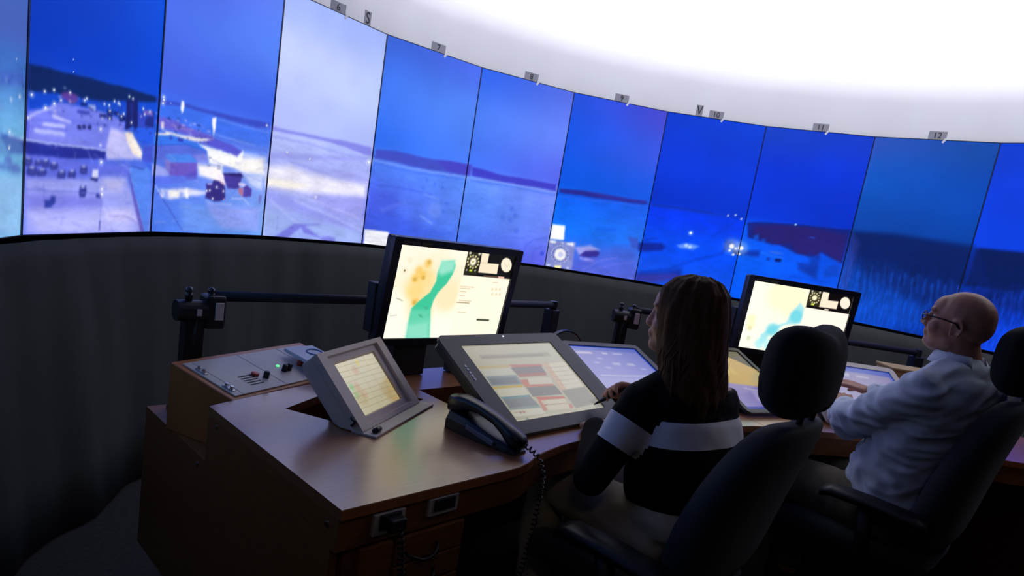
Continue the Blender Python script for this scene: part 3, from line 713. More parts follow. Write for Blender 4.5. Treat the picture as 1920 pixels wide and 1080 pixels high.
MON1=[
('G','ffd070',0.75,57.2,57.2,[(225,606)]),
('G','f8c860',0.6,36.4,36.4,[(180,539),(226,658)]),
('G','ffd9a0',0.6,57.2,57.2,[(450,483),(255,344)]),
('G','ffe2b8',0.5,78.0,78.0,[(329,733),(88,748),(489,624)]),
('G','e8b848',0.6,14.6,14.6,[(162,660),(212,696),(238,827),(177,744),(200,403)]),
('G','b89838',0.5,7.3,7.3,[(160,647),(225,669),(196,396),(245,841)]),
('G','fff4e4',0.6,62.4,62.4,[(54,112),(29,864)]),
('G','f0d8b0',0.4,10.4,10.4,[(91,847),(68,733)]),
('P','34c094',0.95,8.3,[(348,860),(444,885),(470,827),(460,731),(427,620),(373,521),(348,426),(341,317),(390,-33),(187,-16),(182,212),(183,331),(227,410),(305,519),(334,640),(329,733)]),
('P','a8e4d0',0.8,26.0,[(335,878),(463,894),(463,772),(372,710),(329,733)]),
('P','a0e2cc',0.75,36.4,[(171,159),(353,207),(392,-47),(180,-28)]),
('P','78d4b4',0.6,20.8,[(176,317),(336,317),(357,179),(180,159)]),
('G','50b088',0.8,5.2,5.2,[(303,344),(269,250)]),
('L','3c9878',0.7,2.6,2.6,[(278,351),(315,328)]),
('L','3c9878',0.7,2.6,2.6,[(248,264),(291,229)]),
('L','6a7060',0.8,2.6,2.6,[(49,438),(100,410)]),
('L','8a9080',0.6,2.6,3.1,[(29,242),(78,254)]),
('G','404030',0.9,3.1,3.1,[(68,733)]),
('L','a09878',0.6,2.1,2.1,[(213,992),(232,990)]),
('P','fff4dc',0.9,15.6,[(543,986),(1009,727),(1000,0),(551,-2),(543,430),(546,725)]),
('P','e8f4d8',0.5,31.2,[(728,522),(852,497),(900,253),(748,285)]),
('G','fff8e0',0.7,46.8,46.8,[(666,227)]),
('L','b09870',0.7,2.6,2.6,[(552,600),(675,597)]),
('L','b09870',0.7,2.6,2.6,[(554,579),(643,577)]),
('L','b09870',0.7,2.6,2.6,[(558,544),(613,542)]),
('L','b09870',0.7,2.6,2.6,[(563,494),(607,492)]),
('L','b09870',0.7,2.6,2.6,[(568,438),(680,431)]),
('L','b09870',0.7,2.6,2.6,[(570,413),(660,408)]),
('L','b09870',0.7,2.6,2.6,[(581,302),(660,295)]),
('L','8a7850',0.8,2.6,2.1,[(551,413),(668,411)]),
('L','303c30',0.95,7.3,3.1,[(779,213),(890,207)]),
('L','b8a888',0.6,3.1,2.6,[(843,669),(893,668)]),
('G','d0b890',0.5,5.2,5.2,[(865,528),(853,587)]),
('G','d0b890',0.5,5.2,5.2,[(902,529),(890,589)]),
('G','d0b890',0.5,5.2,5.2,[(939,531),(927,591)]),
('P','101010',1,1.6,[(548,1004),(1023,1003),(1010,722),(553,730)]),
('P','2a2818',1,1.6,[(553,999),(668,998),(670,743),(555,747)]),
('G','e8dca0',0.9,3.6,3.6,[(662,894)]),
('G','e8dca0',0.9,3.6,3.6,[(662,859)]),
('G','e8dca0',0.9,3.6,3.6,[(648,831)]),
('G','e8dca0',0.9,3.6,3.6,[(625,819)]),
('G','e8dca0',0.9,3.6,3.6,[(599,826)]),
('G','e8dca0',0.9,3.6,3.6,[(577,849)]),
('G','e8dca0',0.9,3.6,3.6,[(564,882)]),
('G','e8dca0',0.9,3.6,3.6,[(565,917)]),
('G','e8dca0',0.9,3.6,3.6,[(578,944)]),
('G','e8dca0',0.9,3.6,3.6,[(600,956)]),
('G','e8dca0',0.9,3.6,3.6,[(627,950)]),
('G','e8dca0',0.9,3.6,3.6,[(649,928)]),
('G','fff8d8',1,13.5,13.5,[(613,888)]),
('G','907848',0.9,3.6,3.6,[(613,888)]),
('P','c8e040',1,1.6,[(596,799),(622,798),(624,777),(597,779)]),
('G','f0f0e0',0.8,5.2,5.2,[(570,984),(654,982)]),
('G','f0f0e0',0.7,3.1,3.1,[(572,790),(650,791)]),
('P','f2e2c4',1,1.6,[(673,1001),(743,1001),(747,887),(855,889),(860,770),(681,773),(681,886)]),
('L','b8a888',0.9,1.6,1.6,[(681,886),(747,887)]),
('P','f4e8d0',1,1.6,[(984,892),(986,870),(985,848),(981,830),(972,815),(961,805),(948,801),(934,802),(920,810),(906,822),(894,839),(885,859),(879,880),(876,902),(877,923),(882,941),(890,956),(901,966),(913,971),(927,969),(942,963),(955,951),(967,934),(977,914)]),
('L','c8a888',0.7,2.1,2.1,[(908,906),(941,865),(954,896)]),
('P','e8b8a8',1,1.6,[(877,746),(941,744),(939,721),(882,724)]),
('L','80604c',0.9,3.1,1.6,[(740,739),(879,736)]),
]
MON2=[
('G','fff0c0',0.6,75.0,75.0,[(413,802),(308,853)]),
('G','f8f0b8',0.7,20.0,20.0,[(71,356),(67,445)]),
('G','d8d098',0.6,11.0,11.0,[(70,297)]),
('G','b0c8a0',0.5,11.0,11.0,[(83,149)]),
('P','a0e0e8',0.9,15.0,[(494,790),(547,710),(559,514),(544,480),(396,420),(268,244),(263,152),(197,79),(193,230),(287,369),(408,468),(441,627)]),
('G','68d0e0',0.8,30.0,30.0,[(489,576),(294,325)]),
('G','a0e8f0',0.7,25.0,25.0,[(204,96),(290,96)]),
('P','fff2e4',0.8,7.0,[(559,728),(1000,729),(1000,0),(544,-15),(549,450)]),
('P','0c0808',1,1.5,[(554,1000),(1001,1011),(1000,729),(559,731)]),
('P','2a2818',1,1.5,[(560,994),(676,998),(690,764),(564,759)]),
('G','e8dca0',0.9,3.5,3.5,[(664,896)]),
('G','e8dca0',0.9,3.5,3.5,[(665,858)]),
('G','e8dca0',0.9,3.5,3.5,[(653,827)]),
('G','e8dca0',0.9,3.5,3.5,[(633,813)]),
('G','e8dca0',0.9,3.5,3.5,[(609,818)]),
('G','e8dca0',0.9,3.5,3.5,[(589,841)]),
('G','e8dca0',0.9,3.5,3.5,[(577,876)]),
('G','e8dca0',0.9,3.5,3.5,[(576,914)]),
('G','e8dca0',0.9,3.5,3.5,[(588,945)]),
('G','e8dca0',0.9,3.5,3.5,[(608,959)]),
('G','e8dca0',0.9,3.5,3.5,[(632,955)]),
('G','e8dca0',0.9,3.5,3.5,[(652,931)]),
('G','fff4c8',1,12.0,12.0,[(620,891)]),
('P','d8e060',1,1.5,[(601,806),(632,805),(634,778),(604,780)]),
('G','f0f0e0',0.8,5.0,5.0,[(583,979),(658,979)]),
('P','fbe6cc',1,1.5,[(685,1003),(749,1007),(756,886),(862,890),(863,775),(688,771)]),
('P','fbead4',1,1.5,[(980,897),(982,874),(981,852),(977,832),(969,816),(959,805),(946,799),(933,799),(920,806),(907,817),(897,834),(888,853),(882,876),(880,898),(881,920),(886,940),(894,956),(904,967),(916,973),(929,973),(942,967),(955,955),(966,939),(974,919)]),
('P','fff0e0',1,1.5,[(748,753),(789,753),(787,737),(745,737)]),
]
TAB=[
('P','b8b0a0',0.8,5.4,[(114,865),(879,851),(879,789),(103,801)]),
('P','989080',0.5,5.4,[(128,847),(810,829),(803,798),(122,815)]),
('P','d8c080',0.8,3.6,[(26,721),(334,708),(323,668),(28,682)]),
('P','d8d8c8',0.8,2.7,[(24,674),(323,668),(326,572),(30,582)]),
('P','d08070',0.85,3.6,[(334,708),(687,683),(691,649),(355,662)]),
('P','8a8488',0.9,2.7,[(332,664),(671,659),(665,559),(343,570)]),
('P','b87068',0.8,2.7,[(343,570),(664,568),(652,520),(349,530)]),
('P','e4dcc8',0.9,2.7,[(420,506),(668,493),(644,399),(393,423)]),
('P','d88068',0.9,2.7,[(327,493),(411,491),(391,420),(644,399),(631,361),(330,401)]),
('P','80807c',0.9,2.7,[(337,392),(653,374),(657,248),(330,265)]),
('P','8898a0',0.8,2.7,[(28,577),(333,563),(325,432),(17,456)]),
('P','787c80',0.6,3.6,[(42,543),(304,535),(301,450),(35,469)]),
('P','d8b850',0.9,2.2,[(9,443),(325,432),(314,403),(14,413)]),
('P','e0dcc4',0.9,2.2,[(35,410),(315,395),(314,297),(23,310)]),
('P','6a9aa8',0.85,2.2,[(21,308),(312,294),(308,268),(28,281)]),
('P','80888c',0.85,2.7,[(28,281),(308,268),(327,148),(29,169)]),
('P','7098a4',0.7,2.2,[(15,164),(325,146),(325,127),(18,150)]),
('P','e4e0cc',0.9,2.2,[(24,142),(322,123),(332,47),(20,61)]),
('P','d86850',0.9,2.7,[(350,259),(651,221),(653,194),(370,215)]),
('P','d88468',0.8,3.6,[(356,231),(434,220),(380,82),(328,76)]),
('P','e8dcc4',0.9,2.2,[(376,206),(642,188),(626,130),(379,154)]),
('P','e8dcc4',0.9,2.2,[(380,137),(638,128),(618,64),(375,75)]),
('P','d88068',0.7,2.2,[(638,128),(670,108),(653,58),(613,57)]),
('L','c07868',0.8,1.8,1.4,[(377,152),(625,127)]),
('P','ece4cc',0.9,2.7,[(712,681),(982,691),(962,310),(685,306)]),
('P','e0b090',0.6,4.5,[(717,689),(774,692),(746,298),(668,301)]),
('L','a8a090',0.7,1.4,1.4,[(707,622),(962,623)]),
('L','a8a090',0.7,1.4,1.4,[(710,558),(966,560)]),
('L','a8a090',0.7,1.4,1.4,[(712,495),(970,498)]),
('L','a8a090',0.7,1.4,1.4,[(715,432),(973,436)]),
('L','a8a090',0.7,1.4,1.4,[(718,371),(977,376)]),
('L','a8a090',0.7,1.4,1.4,[(721,310),(980,315)]),
('P','9a988c',0.85,3.6,[(680,299),(975,308),(980,74),(677,54)]),
('P','84806c',0.7,9.0,[(888,119),(1010,149),(999,8),(911,22)]),
('L','e4dcc0',0.8,3.6,2.2,[(14,15),(345,30),(994,1)]),
('G','80a0a0',0.7,4.5,4.5,[(119,22)]),
('G','a06050',0.6,4.0,4.0,[(100,101),(134,102)]),
('L','c08070',0.5,2.7,2.2,[(40,112),(159,105)]),
]
PANEL=[
('G','f4e080',0.8,8.1,8.1,[(519,911)]),
('G','a0dc98',0.8,9.9,9.9,[(100,529),(101,373)]),
('G','e4b898',0.6,13.5,13.5,[(213,498),(273,341),(379,796)]),
('G','d0b060',0.6,27.0,27.0,[(951,294),(885,108)]),
('G','f0e4c0',0.6,27.0,27.0,[(774,868),(179,897)]),
('G','c8b070',0.4,22.5,22.5,[(156,293),(783,259)]),
('L','a89858',0.5,1.8,2.2,[(-4,937),(448,928),(952,894)]),
('L','a89858',0.5,1.8,2.2,[(-2,837),(444,817),(957,794)]),
('L','a89858',0.5,1.8,2.2,[(-1,736),(440,706),(961,694)]),
('L','a89858',0.5,1.8,2.2,[(1,635),(457,625),(966,594)]),
('L','a89858',0.5,1.8,2.2,[(3,534),(453,515),(970,493)]),
('L','a89858',0.5,1.8,2.2,[(5,433),(449,405),(975,393)]),
('L','a89858',0.5,1.8,2.2,[(6,333),(466,324),(979,293)]),
('L','a89858',0.5,1.8,2.2,[(8,232),(462,214),(984,192)]),
('L','a89858',0.5,1.8,2.2,[(10,132),(458,104),(988,92)]),
('L','b0a068',0.3,1.8,2.7,[(223,1000),(224,1)]),
('L','b0a068',0.3,1.8,2.7,[(462,1000),(464,1)]),
('L','b0a068',0.3,1.8,2.7,[(719,1001),(721,2)]),
('L','e0a030',0.7,2.7,2.2,[(838,51),(950,47)]),
('L','8098b0',0.5,2.2,2.2,[(576,201),(615,150)]),
('L','e8b040',0.6,2.7,2.2,[(851,240),(987,232)]),
]

def pic(ops, w_, h_, base):
    h3 = lambda h: np.array([int(h[i:i+2], 16) for i in (0, 2, 4)])/255.
    b = [h3(x) for x in base]
    def f(fx, fy):
        C = (b[0]*(1-fx)[:, None]+b[1]*fx[:, None])*(1-fy)[:, None]+(b[2]*(1-fx)[:, None]+b[3]*fx[:, None])*fy[:, None]
        return paint(fx*w_*1000, fy*h_*1000, C, ops, w_, h_)
    return f
# ------------------------------------------------------------------ materials
M_carpet = mat('carpet', '3a3a38', .95, var=.25, scale=60, bump=.4, bscale=400, spec=.1)
M_ceiling = mat('ceiling white', 'e8e8ea', .8)
M_whitewall = mat('white fabric wall', 'e9e9ee', .85, var=.03, scale=3, spec=.1)
M_darkwall = mat('dark painted wall', '2c2e32', .85, var=.1, scale=4)
M_curtain = mat('dark grey curtain', '4a4c48', .95, var=.12, scale=3, stretch=(4, 4, .4), bump=.2, bscale=500, spec=.1)
M_glow = mat('lit ceiling glow', 'fdfdff', .8, emit=CEIL_GLOW)
M_black = mat('black plastic', '17181b', .42, var=.1, scale=50)
M_blackm = mat('matt black plastic', '141417', .6, bump=.15, bscale=900)
M_gloss = mat('glossy black plastic', '17181d', .34)
M_bluebz = mat('smooth dark blue black bezel', '1b1d2b', .3)
M_grey = mat('anthracite tablet plastic', '34353a', .45, bump=.1, bscale=900)
M_tube = mat('black coated tube', '141317', .62)
M_steel = mat('chrome metal', 'c4c6cc', .2, metal=1)
M_term = mat('beige grey lacquered metal', 'd2c2bc', .5, var=.05, scale=30, bump=.05, bscale=700)
M_panel = mat('light grey panel laminate', 'bfb4ae', .38, var=.05, scale=25)
M_wood = mat('red brown laminate wood', '9a5c34', .4, var=.12, scale=6, stretch=(2.2, 34, 34), hex2='86502d', coat=1, coat_rough=.22, coat_ior=1.68)
M_woodm = mat('brown laminate wood sides', '8c552c', .42, scale=6, stretch=(2, 2, 30), hex2='764621')
M_woodlip = mat('wood edge band', 'b0683a', .4, var=.15, scale=10)
M_fabric = mat('black chair fabric', '121417', .95, bump=.5, bscale=900, sheen=.2, spec=.2)
M_shell = mat('chair plastic shell', '101114', .5)
M_leather = mat('dark blue grey chair upholstery', '1b2227', .7, bump=.3, bscale=700, sheen=.1)
M_rubber = mat('black rubber cable', '0d0d10', .45)
M_card = mat('grey backlit card', '9a9aa2', .8)
M_print = mat('black print', '26262c', .7)
M_white = mat('white plastic', 'e8e8ec', .4)
M_paper = mat('white paper', 'd8dce8', .7)

# ------------------------------------------------------------------ the setting
PR, DT, TH0, SZ0, SH = 2.4545, 2*math.asin(.5653*1.21/2/2.4545), 3.279, 1.035, 1.21
CEIL = 2.72
tag(obj('floor', boxm(-3.6, 3.6, -4.4, 3.4, -.1, 0), M_carpet), 'dark grey carpet floor', kind='structure')
tag(obj('ceiling', boxm(-3.6, 3.6, -4.4, 3.4, CEIL, CEIL+.1), M_ceiling), 'white ceiling', kind='structure')
for n, b in (('wall_back', (-3.6, 3.6, -4.5, -4.4)), ('wall_front', (-3.6, 3.6, 3.4, 3.5)), ('wall_left', (-3.7, -3.6, -4.4, 3.4)), ('wall_right', (3.6, 3.7, -4.4, 3.4))):
    tag(obj(n, boxm(*b, 0, CEIL), M_darkwall), 'dark grey painted room wall', kind='structure')

def arc_sheet(a0, a1, n, prof, wave, thick=.012):
    """curved hanging sheet; prof = [(radius, z)...]; wave(angle, t) radial offset"""
    bm = nb(); rings = []
    for i in range(n+1):
        a = a0+(a1-a0)*i/n; c, s = math.cos(a), math.sin(a); ring = []
        for j, (r_, z) in enumerate(prof):
            q = r_+wave(a, j/(len(prof)-1)); ring.append(Vector((q*c, q*s, z)))
        for j, (r_, z) in reversed(list(enumerate(prof))):
            q = r_+thick+wave(a, j/(len(prof)-1)); ring.append(Vector((q*c, q*s, z)))
        rings.append(ring)
    loft(bm, rings); return bm
a0, a1 = TH0+2.2*DT, TH0-11.2*DT
zs = [2.10, 2.3, 2.5, CEIL]
fold = lambda a, t: .006*math.sin(a*23)+.004*math.sin(a*57+1)+.012*math.exp(-((a-.98)/.012)**2)
tag(obj('wall_upper', arc_sheet(a0, a1, 420, [(2.60, z) for z in zs], fold), M_whitewall, smooth=True), 'curved white fabric wall above the row of screens', kind='structure')
def cwave(a, t):
    k = 1-t; return k*(.02*math.sin(a*17+.6)+.014*math.sin(a*41+2*math.sin(a*5)))+.004*math.sin(a*70)
prof = [(2.31, .015), (2.33, .25), (2.36, .5), (2.385, .75), (2.41, .95), (2.425, 1.02)]
tag(obj('curtain', arc_sheet(a0, a1, 420, prof, cwave), M_curtain, smooth=True), 'dark grey curtain hanging in soft folds below the curved screens', 'curtain')
# glowing sheet added in place of light falling on the white ceiling
bm = nb(); pts = []
A0, A1 = R(152), R(-14)
for i in range(41): a = A0+(A1-A0)*i/40; pts.append((2.595*math.cos(a), 2.595*math.sin(a)))
for i in range(41): a = A1+(A0-A1)*i/40; pts.append((1.25*math.cos(a), 1.25*math.sin(a)))
ce = thing('ceiling_glow', Matrix.Identity(4), (0, 0, CEIL-.03), 0, 'large white glowing sheet added for the brightly lit ceiling', 'added light')
obj('glow_sheet', prismm(pts, -.004, 0), M_glow, ce)
bm = nb()
rim = [(2.56*math.cos(A0+(A1-A0)*i/40), 2.56*math.sin(A0+(A1-A0)*i/40), .015) for i in range(41)]
tube(bm, [(x*1.24/2.56, y*1.24/2.56, z) for x, y, z in rim], .014, 6)
obj('frame', bm, M_white, ce)

# an added fill lamp, out of view, that brightens desk fronts and floor
cl = thing('fill_lamp', Matrix.Identity(4), (-.9, -3.3, CEIL), 0, 'dim round fill lamp added in the ceiling behind the chairs', 'added light')
obj('fill_ring', tubem([(.17*math.cos(2*math.pi*i/32), .17*math.sin(2*math.pi*i/32), -.008) for i in range(33)], .012, 6), M_white, cl)
bm = nb(); tube(bm, [(0, 0, -.012), (0, 0, -.004)], .16, 32); obj('fill_glass', bm, mat('fill lamp glow', 'ffe6cc', .5, emit=FILL_GLOW), cl)

# ------------------------------------------------------------------ video wall
M_scr = screen_mat('panorama picture', WALL_GLOW, .5, .06)
W_S = .5653*1.21
desc = {-2: 'pale blue dusk, at the end of the wall', -1: 'pale cyan snow and parked cars, beside the car park picture',
        0: 'a car park, long hangar and lamp lights in blue snow', 1: 'a tractor and barns in floodlit snow', 2: 'a pale bright snow field, below plate 6',
        3: 'blue snow and a white text box, below plate 7', 4: 'plain blue snow and sky, below plate 8', 5: 'a wind dial over blue snow, below plate 9',
        6: 'deep blue apron with vehicle headlights, below plate 10', 7: 'deep blue sky over a dark forest edge, below plate 11',
        8: 'dull teal blue sky over dark forest, below plate 12', 9: 'bright deep blue sky over dark forest, right of plate 12', 10: 'deep blue dusk over forest without any plate above'}
def screen_frame(s):
    k = math.floor(s); x = s-k; A = TH0-k*DT; B = A-DT
    p = Vector((PR*math.cos(A), PR*math.sin(A), 0)); q = Vector((PR*math.cos(B), PR*math.sin(B), 0)); d = (q-p).normalized()
    c = p+(q-p)*x
    return Matrix.Translation(c) @ Matrix.Rotation(math.atan2(d.y, d.x), 4, 'Z')
for k in range(-2, 11):
    fr = screen_frame(k+.5)
    t = thing('video_wall_screen', fr, (0, 0, SZ0), 0, 'tall video wall screen showing '+desc[k], 'screen', 'curved row of tall video wall screens')
    nx = {0: 210, 1: 210, -1: 130, 2: 160}.get(k, 115 if k < 10 and k > -2 else 40)
    display('display', W_S-.007, SH-.008, nx, int(nx*1.77), pano(k), M_scr, t, Matrix.Translation((0, 0, .004)))
    bm = nb(); bz = .0035
    box(bm, -W_S/2+.0005, -W_S/2+bz, -.004, .01, 0, SH); box(bm, W_S/2-bz, W_S/2-.0005, -.004, .01, 0, SH)
    box(bm, -W_S/2+bz, W_S/2-bz, -.004, .01, 0, .004); box(bm, -W_S/2+bz, W_S/2-bz, -.004, .01, SH-.004, SH)
    obj('bezel', bm, M_bluebz, t)
    obj('housing', boxm(-W_S/2+.006, W_S/2-.006, .002, .075, .004, SH-.004), M_blackm, t)
    obj('wall_mount', boxm(-.2, .2, .075, .135, .3, .9), M_blackm, t)
for s, txt, w_, h_, sz in ((2.49, '6', .10, .052, .05), (3.518, '7', .10, .052, .05), (4.52, '8', .10, .052, .05), (5.5, '9', .10, .052, .05), (6.49, '10', .10, .052, .05), (7.505, '11', .10, .052, .05), (8.51, '12', .10, .052, .05), (2.79, 'S', .046, .076, .085), (6.315, 'V', .046, .076, .085)):
    letter = txt in 'SV'
    t = thing('letter_plate' if letter else 'number_plate', screen_frame(s), (0, .012, SZ0+SH), 0, 'small grey card with a black %s %s on top of the screens' % ('letter' if letter else 'number', {'6': 'six', '7': 'seven', '8': 'eight', '9': 'nine', '10': 'ten', '11': 'eleven', '12': 'twelve'}.get(txt, txt)), 'sign', 'compass letters on the screens' if letter else 'numbers above the screens')
    obj('card', boxm(-w_/2, w_/2, 0, .003, -.002, h_), M_card, t)
    bm = text_bm(txt, sz); bmesh.ops.transform(bm, matrix=Matrix.Translation((0, -.0005, h_/2)) @ Matrix.Rotation(R(90), 4, 'X'), verts=bm.verts)
    if letter:
        for v in list(bm.verts): v.co.x *= .8
    obj('letter' if letter else 'numeral', bm, M_print, t)
    if not letter:
        bm = nb(); prism(bm, rrect(.013, .03, .004), -.003, .003, M=Matrix.Translation((.045, -.014, -.006)) @ Matrix.Rotation(R(30), 4, 'Y') @ Matrix.Rotation(R(90), 4, 'X')); obj('clip', bm, M_white, t, label='small white clip')

# ------------------------------------------------------------------ consoles
def front_curve(): return [(0, 0), (.25, 0), (.46, 0), (.505, .002), (.55, .012), (.591, .03), (.65, .048), (.74, .063), (.872, .07), (1.0, .07), (1.15, .058), (1.3, .02), (1.42, -.02), (1.55, -.066), (1.66, -.1), (1.72, -.125)]
ya = R(27.8); cx_, sx_ = math.cos(ya), math.sin(ya)
hole = [(.171, .577), (.171+.37*cx_, .577+.37*sx_), (.171+.37*cx_+.245*sx_, .577+.37*sx_-.245*cx_), (.171+.245*sx_, .577-.245*cx_)]
rec = [(.66, .40), (1.235, .40), (1.235, .62), (.66, .62)]
def apron(bm, line, inset, z0, z1, th):
    P = [Vector((x, y, 0)) for x, y in line]; L_, I_ = [], []
    for i, p in enumerate(P):
        d = (P[min(i+1, len(P)-1)]-P[max(i-1, 0)]).normalized(); n = Vector((-d.y, d.x, 0)); L_.append(p+n*inset); I_.append(p+n*(inset+th))
    rings = [[(a.x, a.y, z0), (a.x, a.y, z1), (b.x, b.y, z1), (b.x, b.y, z0)] for a, b in zip(L_, I_)]
    loft(bm, rings)
desk = thing('console_desk', F1, (0, 0, 0), 0, 'red brown wooden console desk with a scalloped front, holding the beige terminal and telephone', 'desk', 'curved control consoles')
outer = front_curve()+[(2.0, .66), (1.9, .78), (1.72, .84), (.62, .84), (.56, .838), (.37, .772), (.10, .688), (0, .652)]
obj('desktop', prismm(outer, .716, .74, holes=[hole, rec]), M_wood, desk)
obj('edge_band', (lambda bm: (apron(bm, front_curve(), -.0015, .717, .7385, .0035), bm)[1])(nb()), M_woodlip, desk)
obj('front_apron', (lambda bm: (apron(bm, front_curve(), .006, .645, .716, .018), bm)[1])(nb()), M_woodm, desk)
obj('recess_tray', boxm(.62, 1.275, .36, .62, .60, .62), M_woodm, desk)
obj('side_panel', boxm(0, .02, .024, .652, .13, .716), M_woodm, desk)
obj('toe_kick', boxm(.05, .34, .06, .62, 0, .13), M_blackm, desk)
bm = nb(); prism(bm, [(0, .652), (.10, .69), (.56, .86), (1.84, .86), (1.84, 1.115), (0, 1.115)], .13, .588); obj('rear_ledge', bm, M_woodm, desk)
bm = nb(); box(bm, .08, 1.6, .78, 1.06, 0, .13); obj('rear_plinth', bm, M_blackm, desk)
bm = nb(); prism(bm, [(.585, .872), (1.7, .872), (1.7, .85), (.585, .85)], .588, .716); obj('back_panel', bm, M_woodm, desk)
obj('modesty_panel', boxm(.36, 1.75, .62, .64, .13, .716), M_woodm, desk)
# drawer pedestal
obj('pedestal_case', boxm(.03, .356, .02, .60, .13, .645), M_woodm, desk)
obj('pedestal_door', boxm(.06, .143, .004, .02, .16, .635), M_woodm, desk, bevel=.003)
for i, (z0, z1) in enumerate(((.572, .637), (.508, .567), (.444, .503), (.32, .439), (.16, .315))):
    d = obj('drawer', boxm(.15, .345, .002, .02, z0, z1), M_woodm, desk, bevel=.003)
    zc = z0+.022
    h = [(.172+.093*j/10, .002-.026*math.sin(math.pi*j/10)**.5, zc+.006-.016*math.sin(math.pi*j/10)) for j in range(11)]
    obj('handle', tubem(h, .0045, 8), M_black, d, smooth=True)
# connector plates on the apron
def plate(x0, x1, z0, z1, plug):
    p = obj('socket_plate', boxm(x0, x1, -.003, .007, z0, z1), M_panel, desk, bevel=.002)
    obj('socket', boxm(x0+.014, x1-.012, -.008, 0, z0+.012, z1-.002), M_blackm, p, bevel=.003)
plate(.078, .158, .662, .711, 1); plate(.222, .308, .672, .714, 0)
for x, y, z in ((0, .045, .69), (0, .60, .70), (0, .70, .56)):
    bm = nb(); tube(bm, [(-.003, y, z), (.004, y, z)], .006, 10); obj('screw', bm, M_steel, desk, label='small chrome screw')
# plates under the bulge of the desk between the two seats
for i, (x, y) in enumerate(((1.515, -.052), (1.59, -.078))):
    M_ = Matrix.Translation((x, y-.004, .683)) @ Matrix.Rotation(R(-19), 4, 'Z')
    p = obj('socket_plate', boxm(-.032, .032, -.004, .006, -.028, .026, M=M_), M_panel, desk, bevel=.002)
    bm = nb(); tube(bm, [M_ @ Vector((0, -.009, -.004)), M_ @ Vector((0, 0, -.004))], .016, 12); obj('socket', bm, M_blackm, p)

# second console (frame of the second station)
def s2(u, v): q = F2L @ Vector((u, v, 0)); return (q.x, q.y)
inv = F2L.inverted()
def to2(u, v): q = inv @ Vector((u, v, 0)); return (q.x, q.y)
desk2 = thing('console_desk', F2, (0, 0, 0), 0, 'red brown wooden console desk at which the man in the pale shirt sits', 'desk', 'curved control consoles')
fc2 = [to2(1.722, -.127), (.52, .008), (.591, .03), (.65, .048), (.74, .063), (.872, .07), (1.0, .07), (1.15, .058), (1.3, .02), (1.42, -.02), (1.6, -.03), (1.9, -.03)]
outer2 = fc2+[(1.9, .9), (1.75, .9), (.62, .9), to2(2.005, .665)]
obj('desktop', prismm(outer2, .716, .74), M_wood, desk2)
obj('edge_band', (lambda bm: (apron(bm, fc2, -.0015, .717, .7385, .0035), bm)[1])(nb()), M_woodlip, desk2)
obj('front_apron', (lambda bm: (apron(bm, fc2, .006, .645, .716, .018), bm)[1])(nb()), M_woodm, desk2)
obj('rear_ledge', boxm(-.05, 1.95, .9, 1.12, .13, .588), M_woodm, desk2)
obj('rear_plinth', boxm(.0, 1.8, .92, 1.06, 0, .13), M_blackm, desk2)
obj('modesty_panel', boxm(.45, 1.8, .62, .64, .13, .716), M_woodm, desk2)
obj('back_panel', boxm(.45, 1.9, .9, .918, .588, .716), M_woodm, desk2)
obj('end_panel', boxm(1.88, 1.9, .02, .9, .0, .716), M_woodm, desk2)
obj('support_leg', boxm(.50, .53, .35, .62, 0, .716), M_woodm, desk2)
rb = thing('raised_desk_box', F2, (1.47, .72, .74), -6, 'tan wooden box on the far end of the desk beside the man', 'box')
M_tan = mat('tan board', 'b0966a', .5, var=.1, scale=10)
obj('case', boxm(-.06, .36, 0, .15, 0, .178), M_tan, rb, bevel=.004); obj('lid', boxm(-.065, .365, -.005, .155, .178, .19), M_tan, rb, bevel=.003)
cab = thing('wooden_cabinet', F1, (2.45, -1.32, 0), -40, 'low brown wooden cabinet behind the chair of the man', 'cabinet')
obj('carcass', boxm(-.2, .25, -.25, .2, .04, .42), M_woodm, cab, bevel=.004); obj('top', boxm(-.21, .26, -.26, .21, .42, .44), M_woodm, cab, bevel=.003); obj('plinth', boxm(-.18, .23, -.23, .18, 0, .04), M_blackm, cab)

# ------------------------------------------------------------------ control box with knobs behind the terminal
ct = thing('control_box', F1, (.10, .69, .588), 20, 'low wooden control box with light grey sloping switch panels at the left desk end', 'control panel')
LN, DP = .49, .215
bm = nb(); prof_ = [(0, 0), (DP+.03, 0), (DP+.03, .20), (.0, .152)]
vs0 = [[Vector((x, y, z)) for y, z in prof_] for x in (-.03, LN)]
loft(bm, vs0); obj('case', bm, M_woodlip, ct, bevel=.003)
SL = math.atan2(.048, DP+.03)
def onp(x, y, h=0): return Matrix.Translation((0, 0, .152)) @ Matrix.Rotation(SL, 4, 'X') @ Matrix.Translation((x, y, h))
x0 = -.012
for w_ in (.03, .165, .165, .12):
    obj('panel_plate', boxm(x0+.001, x0+w_-.001, .012, DP+.01, 0, .004, M=onp(0, 0)), M_panel, ct, bevel=.0008); x0 += w_
def knob(x, y, r_, h, m, lab=None, name='knob'):
    bm = nb(); M_ = onp(x, y, .004); tube(bm, [M_ @ Vector((0, 0, 0)), M_ @ Vector((0, 0, h*.8)), M_ @ Vector((0, 0, h))], [r_, r_, r_*.8], 14); obj(name, bm, m, ct, smooth=True, label=lab)
M_red = mat('red plastic button', 'b03a28', .35); M_green = mat('lit green lamp', '60ff90', .3, emit=1.2)
knob(.135, .095, .012, .008, M_red, 'red push button', 'button'); knob(.155, .07, .009, .02, M_black); knob(.245, .085, .0085, .022, M_black); knob(.265, .085, .0085, .022, M_black); knob(.33, .10, .011, .012, M_red, 'red push button', 'button')
knob(.25, .118, .005, .004, M_green, 'small green indicator lamp', 'indicator')
for i in range(5):
    obj('speaker_slot', boxm(.075, .125, .045+.013*i, .050+.013*i, .0035, .0048, M=onp(0, 0)), M_blackm, ct)
